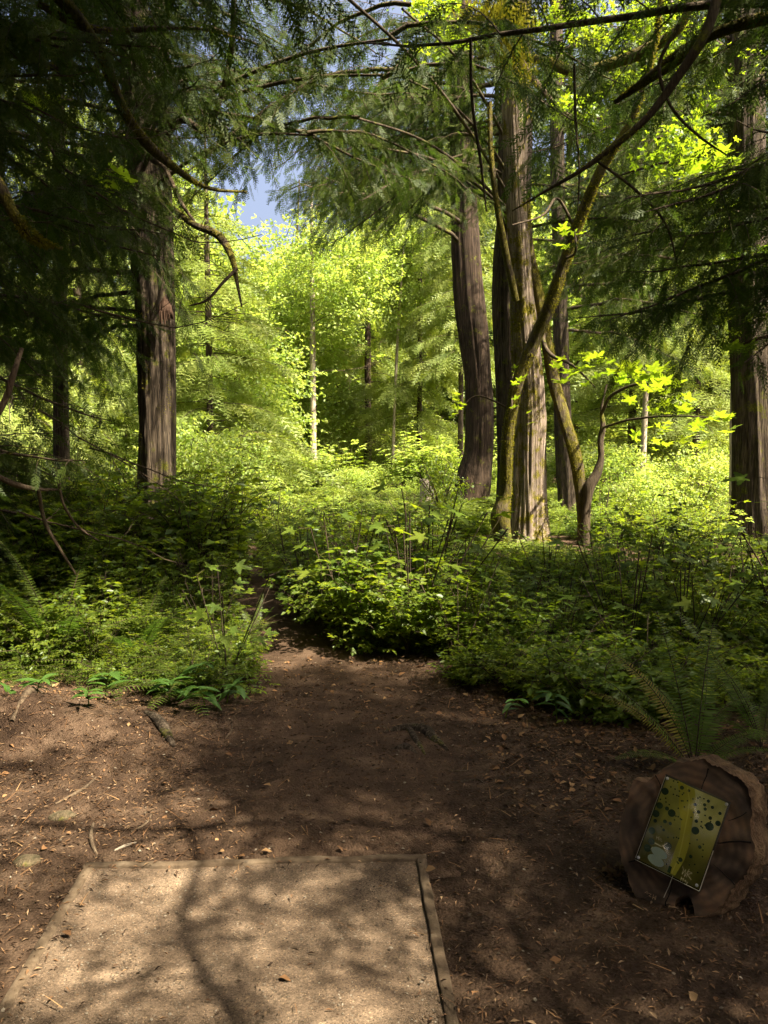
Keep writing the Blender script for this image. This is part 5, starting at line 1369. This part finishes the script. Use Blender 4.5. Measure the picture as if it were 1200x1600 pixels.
for (a, b) in ((.02, .02), (.98, .02), (.02, .98), (.96, .97)):
    mb = MB(); c = S(a, b, .0065); th = np.linspace(0, 2 * np.pi, 10, endpoint=False)
    rg = np.array([c + su * math.cos(x_) * .0055 + sv * math.sin(x_) * .0055 for x_ in th])
    mb.add(np.concatenate([rg, rg * 0 + rg + NRM * .002 - (rg - c) * .3, [c + NRM * .003]]), [(q, (q + 1) % 10, 10 + (q + 1) % 10, 10 + q) for q in range(10)])
    mb.add(np.concatenate([rg + NRM * .002 - (rg - c) * .3, [c + NRM * .003]]), [(q, (q + 1) % 10, 10) for q in range(10)])
    piece('screw', mb, flat_mat('screw', (.4, .4, .38), .35, .5, .6), sign)
# thin wire hanging below and a scratched inscription on the wood
mb = MB(); mb.tube([onface(*Z8(606, 952), .03), onface(*Z8(580, 1020), .02), onface(*Z8(548, 1090), .014)], .0012, 4); piece('wire', mb, edge_m, sign)
mb = MB()
def burn(pts):
    mb.tube([onface(*Z8(*p), .012 + .004) for p in pts], .0011, 4)
burn([(430, 1060), (446, 1052), (444, 1068)]); burn([(452, 1062), (470, 1068), (456, 1080), (470, 1086)]); burn([(478, 1100), (484, 1070), (494, 1104)]); burn([(480, 1088), (492, 1092)]); burn([(500, 1078), (496, 1104)])
piece('inscription', mb, flat_mat('pale_scratch', (.25, .16, .08), .8), log, label='faint scratched letters near the bottom')

# ------------------------------------------------------------------ roots, sticks, stone
def on_ground(pts, r):
    out = []
    for (px, py), rr in zip(pts, r):
        p = gr(px, py); p[2] = hz(p[0], p[1]) + rr * .35; out.append((*p, rr))
    return np.array(out)
def lying(name, pts, r, label, cat, mat, group=None, seg=10):
    l = on_ground(pts, r); t_, V = trunk_mb(l, seg, .02, .10, 4, 3, 0, 3, .12, random.random() * 9)
    p = l.mean(0)[:3]; p[2] = 0
    me = t_.mesh(name, M[mat], True); co = np.empty(len(me.vertices) * 3); me.vertices.foreach_get('co', co)
    me.vertices.foreach_set('co', (co.reshape(-1, 3) - p).ravel()); me.update()
    tag(link(name, me, loc=p), label, cat, group)
lying('exposed_root', [(598, 1152), (630, 1146), (660, 1148), (678, 1162), (700, 1178)], [.010, .024, .030, .024, .008], 'arching root across the right side of the trail mouth', 'root', 'cedar_bark')
lying('exposed_root', [(640, 1147), (650, 1165), (664, 1186)], [.018, .018, .008], 'short root branching down from the arching root', 'root', 'cedar_bark')
lying('exposed_root', [(612, 1180), (635, 1178), (652, 1186)], [.006, .020, .006], 'small root stub left of the arching root', 'root', 'cedar_bark')
lying('exposed_root', [(228, 1128), (246, 1138), (260, 1155), (272, 1172)], [.012, .026, .026, .010], 'thick pale root stub poking from the dirt left of the trail', 'root', 'cedar_bark', seg=14)
lying('exposed_root', [(20, 1165), (48, 1135), (62, 1118), (70, 1112)], [.012, .022, .024, .014], 'smooth root running up the dirt mound', 'root', 'deadtwig')
lying('stick', [(86, 1253), (110, 1242), (132, 1230), (150, 1215)], [.004, .008, .008, .005], 'pale curved stick lying in the shade left of the pad', 'stick', 'deadtwig')
lying('stick', [(146, 1284), (142, 1302), (145, 1322), (152, 1336)], [.005, .008, .008, .005], 'short bent stick above the pad corner', 'stick', 'deadtwig')
lying('stick', [(178, 1329), (195, 1323), (213, 1318)], [.003, .006, .003], 'tiny light stick beside the bent stick', 'stick', 'pale_bark')
lying('stick', [(204, 1302), (225, 1292), (240, 1268)], [.003, .004, .002], 'thin twig curving toward the trail', 'stick', 'deadtwig')
lying('stick', [(352, 1155), (362, 1143), (362, 1130)], [.003, .005, .003], 'small upright looking twig near the trail mouth', 'stick', 'deadtwig')
lying('stick', [(708, 1232), (730, 1226), (745, 1222), (757, 1232)], [.003, .006, .006, .003], 'forked dark twig right of the trail mouth', 'stick', 'twig')
lying('stick', [(700, 1210), (722, 1208), (733, 1206)], [.003, .004, .002], 'straight light twig above the forked twig', 'stick', 'deadtwig')
lying('stick', [(655, 1095), (700, 1080), (720, 1078)], [.004, .006, .003], 'twig under the right hand bushes', 'stick', 'deadtwig')
# flat mossy stone
def stone(px, py, r, label):
    p = gr(px, py); p[2] = hz(p[0], p[1])
    nn = 20; mb = MB(); V = []; 
    for q in range(7):
        ph = q / 6 * math.pi / 2
        for e in range(nn):
            a = e / nn * 6.283; k = 1 + .22 * float(vnoise(math.cos(a) * 1.5, math.sin(a) * 1.5, 3.3 + px)) + .05 * random.uniform(-1, 1)
            V.append((math.cos(a) * math.cos(ph) ** .6 * r * k * 1.2, math.sin(a) * math.cos(ph) ** .6 * r * k, (math.sin(ph) * .42 - .1) * r))
    i = np.arange(6)[:, None] * nn; j = np.arange(nn)[None]; mb.add(V, np.stack([i + j, i + (j + 1) % nn, i + nn + (j + 1) % nn, i + nn + j], -1).reshape(-1, 4))
    tag(link('stone', mb.mesh('stone', [bark_mat('stone_moss', (.06, .055, .03), (.10, .08, .05), (.15, .12, .075), moss=.15, fx=20, fz=20)], True), loc=p), label, 'stone')
stone(41, 1344, .045, 'flat greenish stone above the sunny left corner')
stone(98, 1273, .05, 'low moss covered stone in the shaded dirt')
stone(482, 1126, .018, 'small dark stone in the middle of the trail')
# pale weathered stump end far in the glade
p = gr(618, 812); 
mb, V = trunk_mb(np.array([(1.0, 19.5, .0, .16), (1.0, 19.5, .5, .15), (.98, 19.5, .72, .14)]) , 20, .06, .1, 5, 1, .2)
t_ = piece('stump', mb, M['pale_bark'], None, True); tag(t_, 'small pale broken stump in the bright bushes', 'stump')

# ------------------------------------------------------------------ litter
def litter(name, n, xr, yr, size, tmpl, mat, dens_fn=None, lift=.004, tilt=.25, aspect=(1, 1)):
    x = RNG.uniform(*xr, n); y = RNG.uniform(*yr, n)
    u, v = pad_uv(x, y); inp = (u > -.03) & (u < PW + .03) & (v > -.03)
    keep = ~inp | (RNG.random(n) < np.where((v < .1) | (u < .08) | (u > PW - .08), .35, .07))
    if dens_fn is not None: keep &= RNG.random(n) < dens_fn(x, y)
    x, y = x[keep], y[keep]; k = len(x)
    s = RNG.uniform(size[0], size[1], k); u, v = pad_uv(x, y); inp = (u > -.03) & (u < PW + .03) & (v > -.03)
    T = np.stack([x, y, np.where(inp, .012, height(x, y) + .009 * (path_dist(x, y, TRAIL) < .02)) + lift], -1)
    mb = MB(); asp = RNG.uniform(aspect[0], aspect[1], k)
    mb.stamp(tmpl[0], tmpl[1], rand_frames(k, tilt) * np.stack([s * asp, s, s], -1)[:, None, :], T)
    return tag(link(name, mb.mesh(name, [M[mat]])), kind='stuff')
off_trail = lambda x, y: np.clip(.55 + path_dist(x, y, TRAIL) * 1.4, .4, 1)
litter('needle_litter', 60000, (-3.2, 3.2), (1.9, 5.8), (.008, .03), leaf_small(.35), 'litter', off_trail, aspect=(.25, 1))
litter('fallen_leaves', 9000, (-3.4, 3.6), (2.2, 6.0), (.018, .05), leaf_tmpl(.7, .2, .1), 'redleaf', lambda x, y: np.where((x > .5) & (y > 3.4), 1.0, .035 + .25 * (y > 4.6)), tilt=.4)
litter('twig_litter', 2600, (-3.2, 3.2), (1.9, 6), (.04, .12), (np.array([(-.02, 0, 0), (.02, 0, 0), (.015, .5, .03), (-.015, .5, .03), (0, 1, 0)]), np.array([(0, 1, 2), (0, 2, 3), (3, 2, 4)])), 'redleaf', off_trail, .008)
litter('loose_stones', 1800, (-2.6, 2.6), (1.9, 6), (.003, .009), icorock(), 'pebble')
# heap of dead leaves beside the log
p = gr(957, 1378); k = 420; mb = MB(); q = RNG.normal(0, .045, (k, 2)); T = np.stack([p[0] + q[:, 0] * 1.2, p[1] + q[:, 1], .01 + .05 * np.exp(-(q ** 2).sum(1) / .003) * RNG.random(k)], -1)
mb.stamp(*leaf_small(.5), rand_frames(k, .8) * RNG.uniform(.015, .04, k)[:, None, None], T)
tag(link('dead_leaves', mb.mesh('dead_leaves', [M['redleaf']])), kind='stuff')
print('objects', len(SC.objects), 'tris', sum(len(m.polygons) for m in bpy.data.meshes))
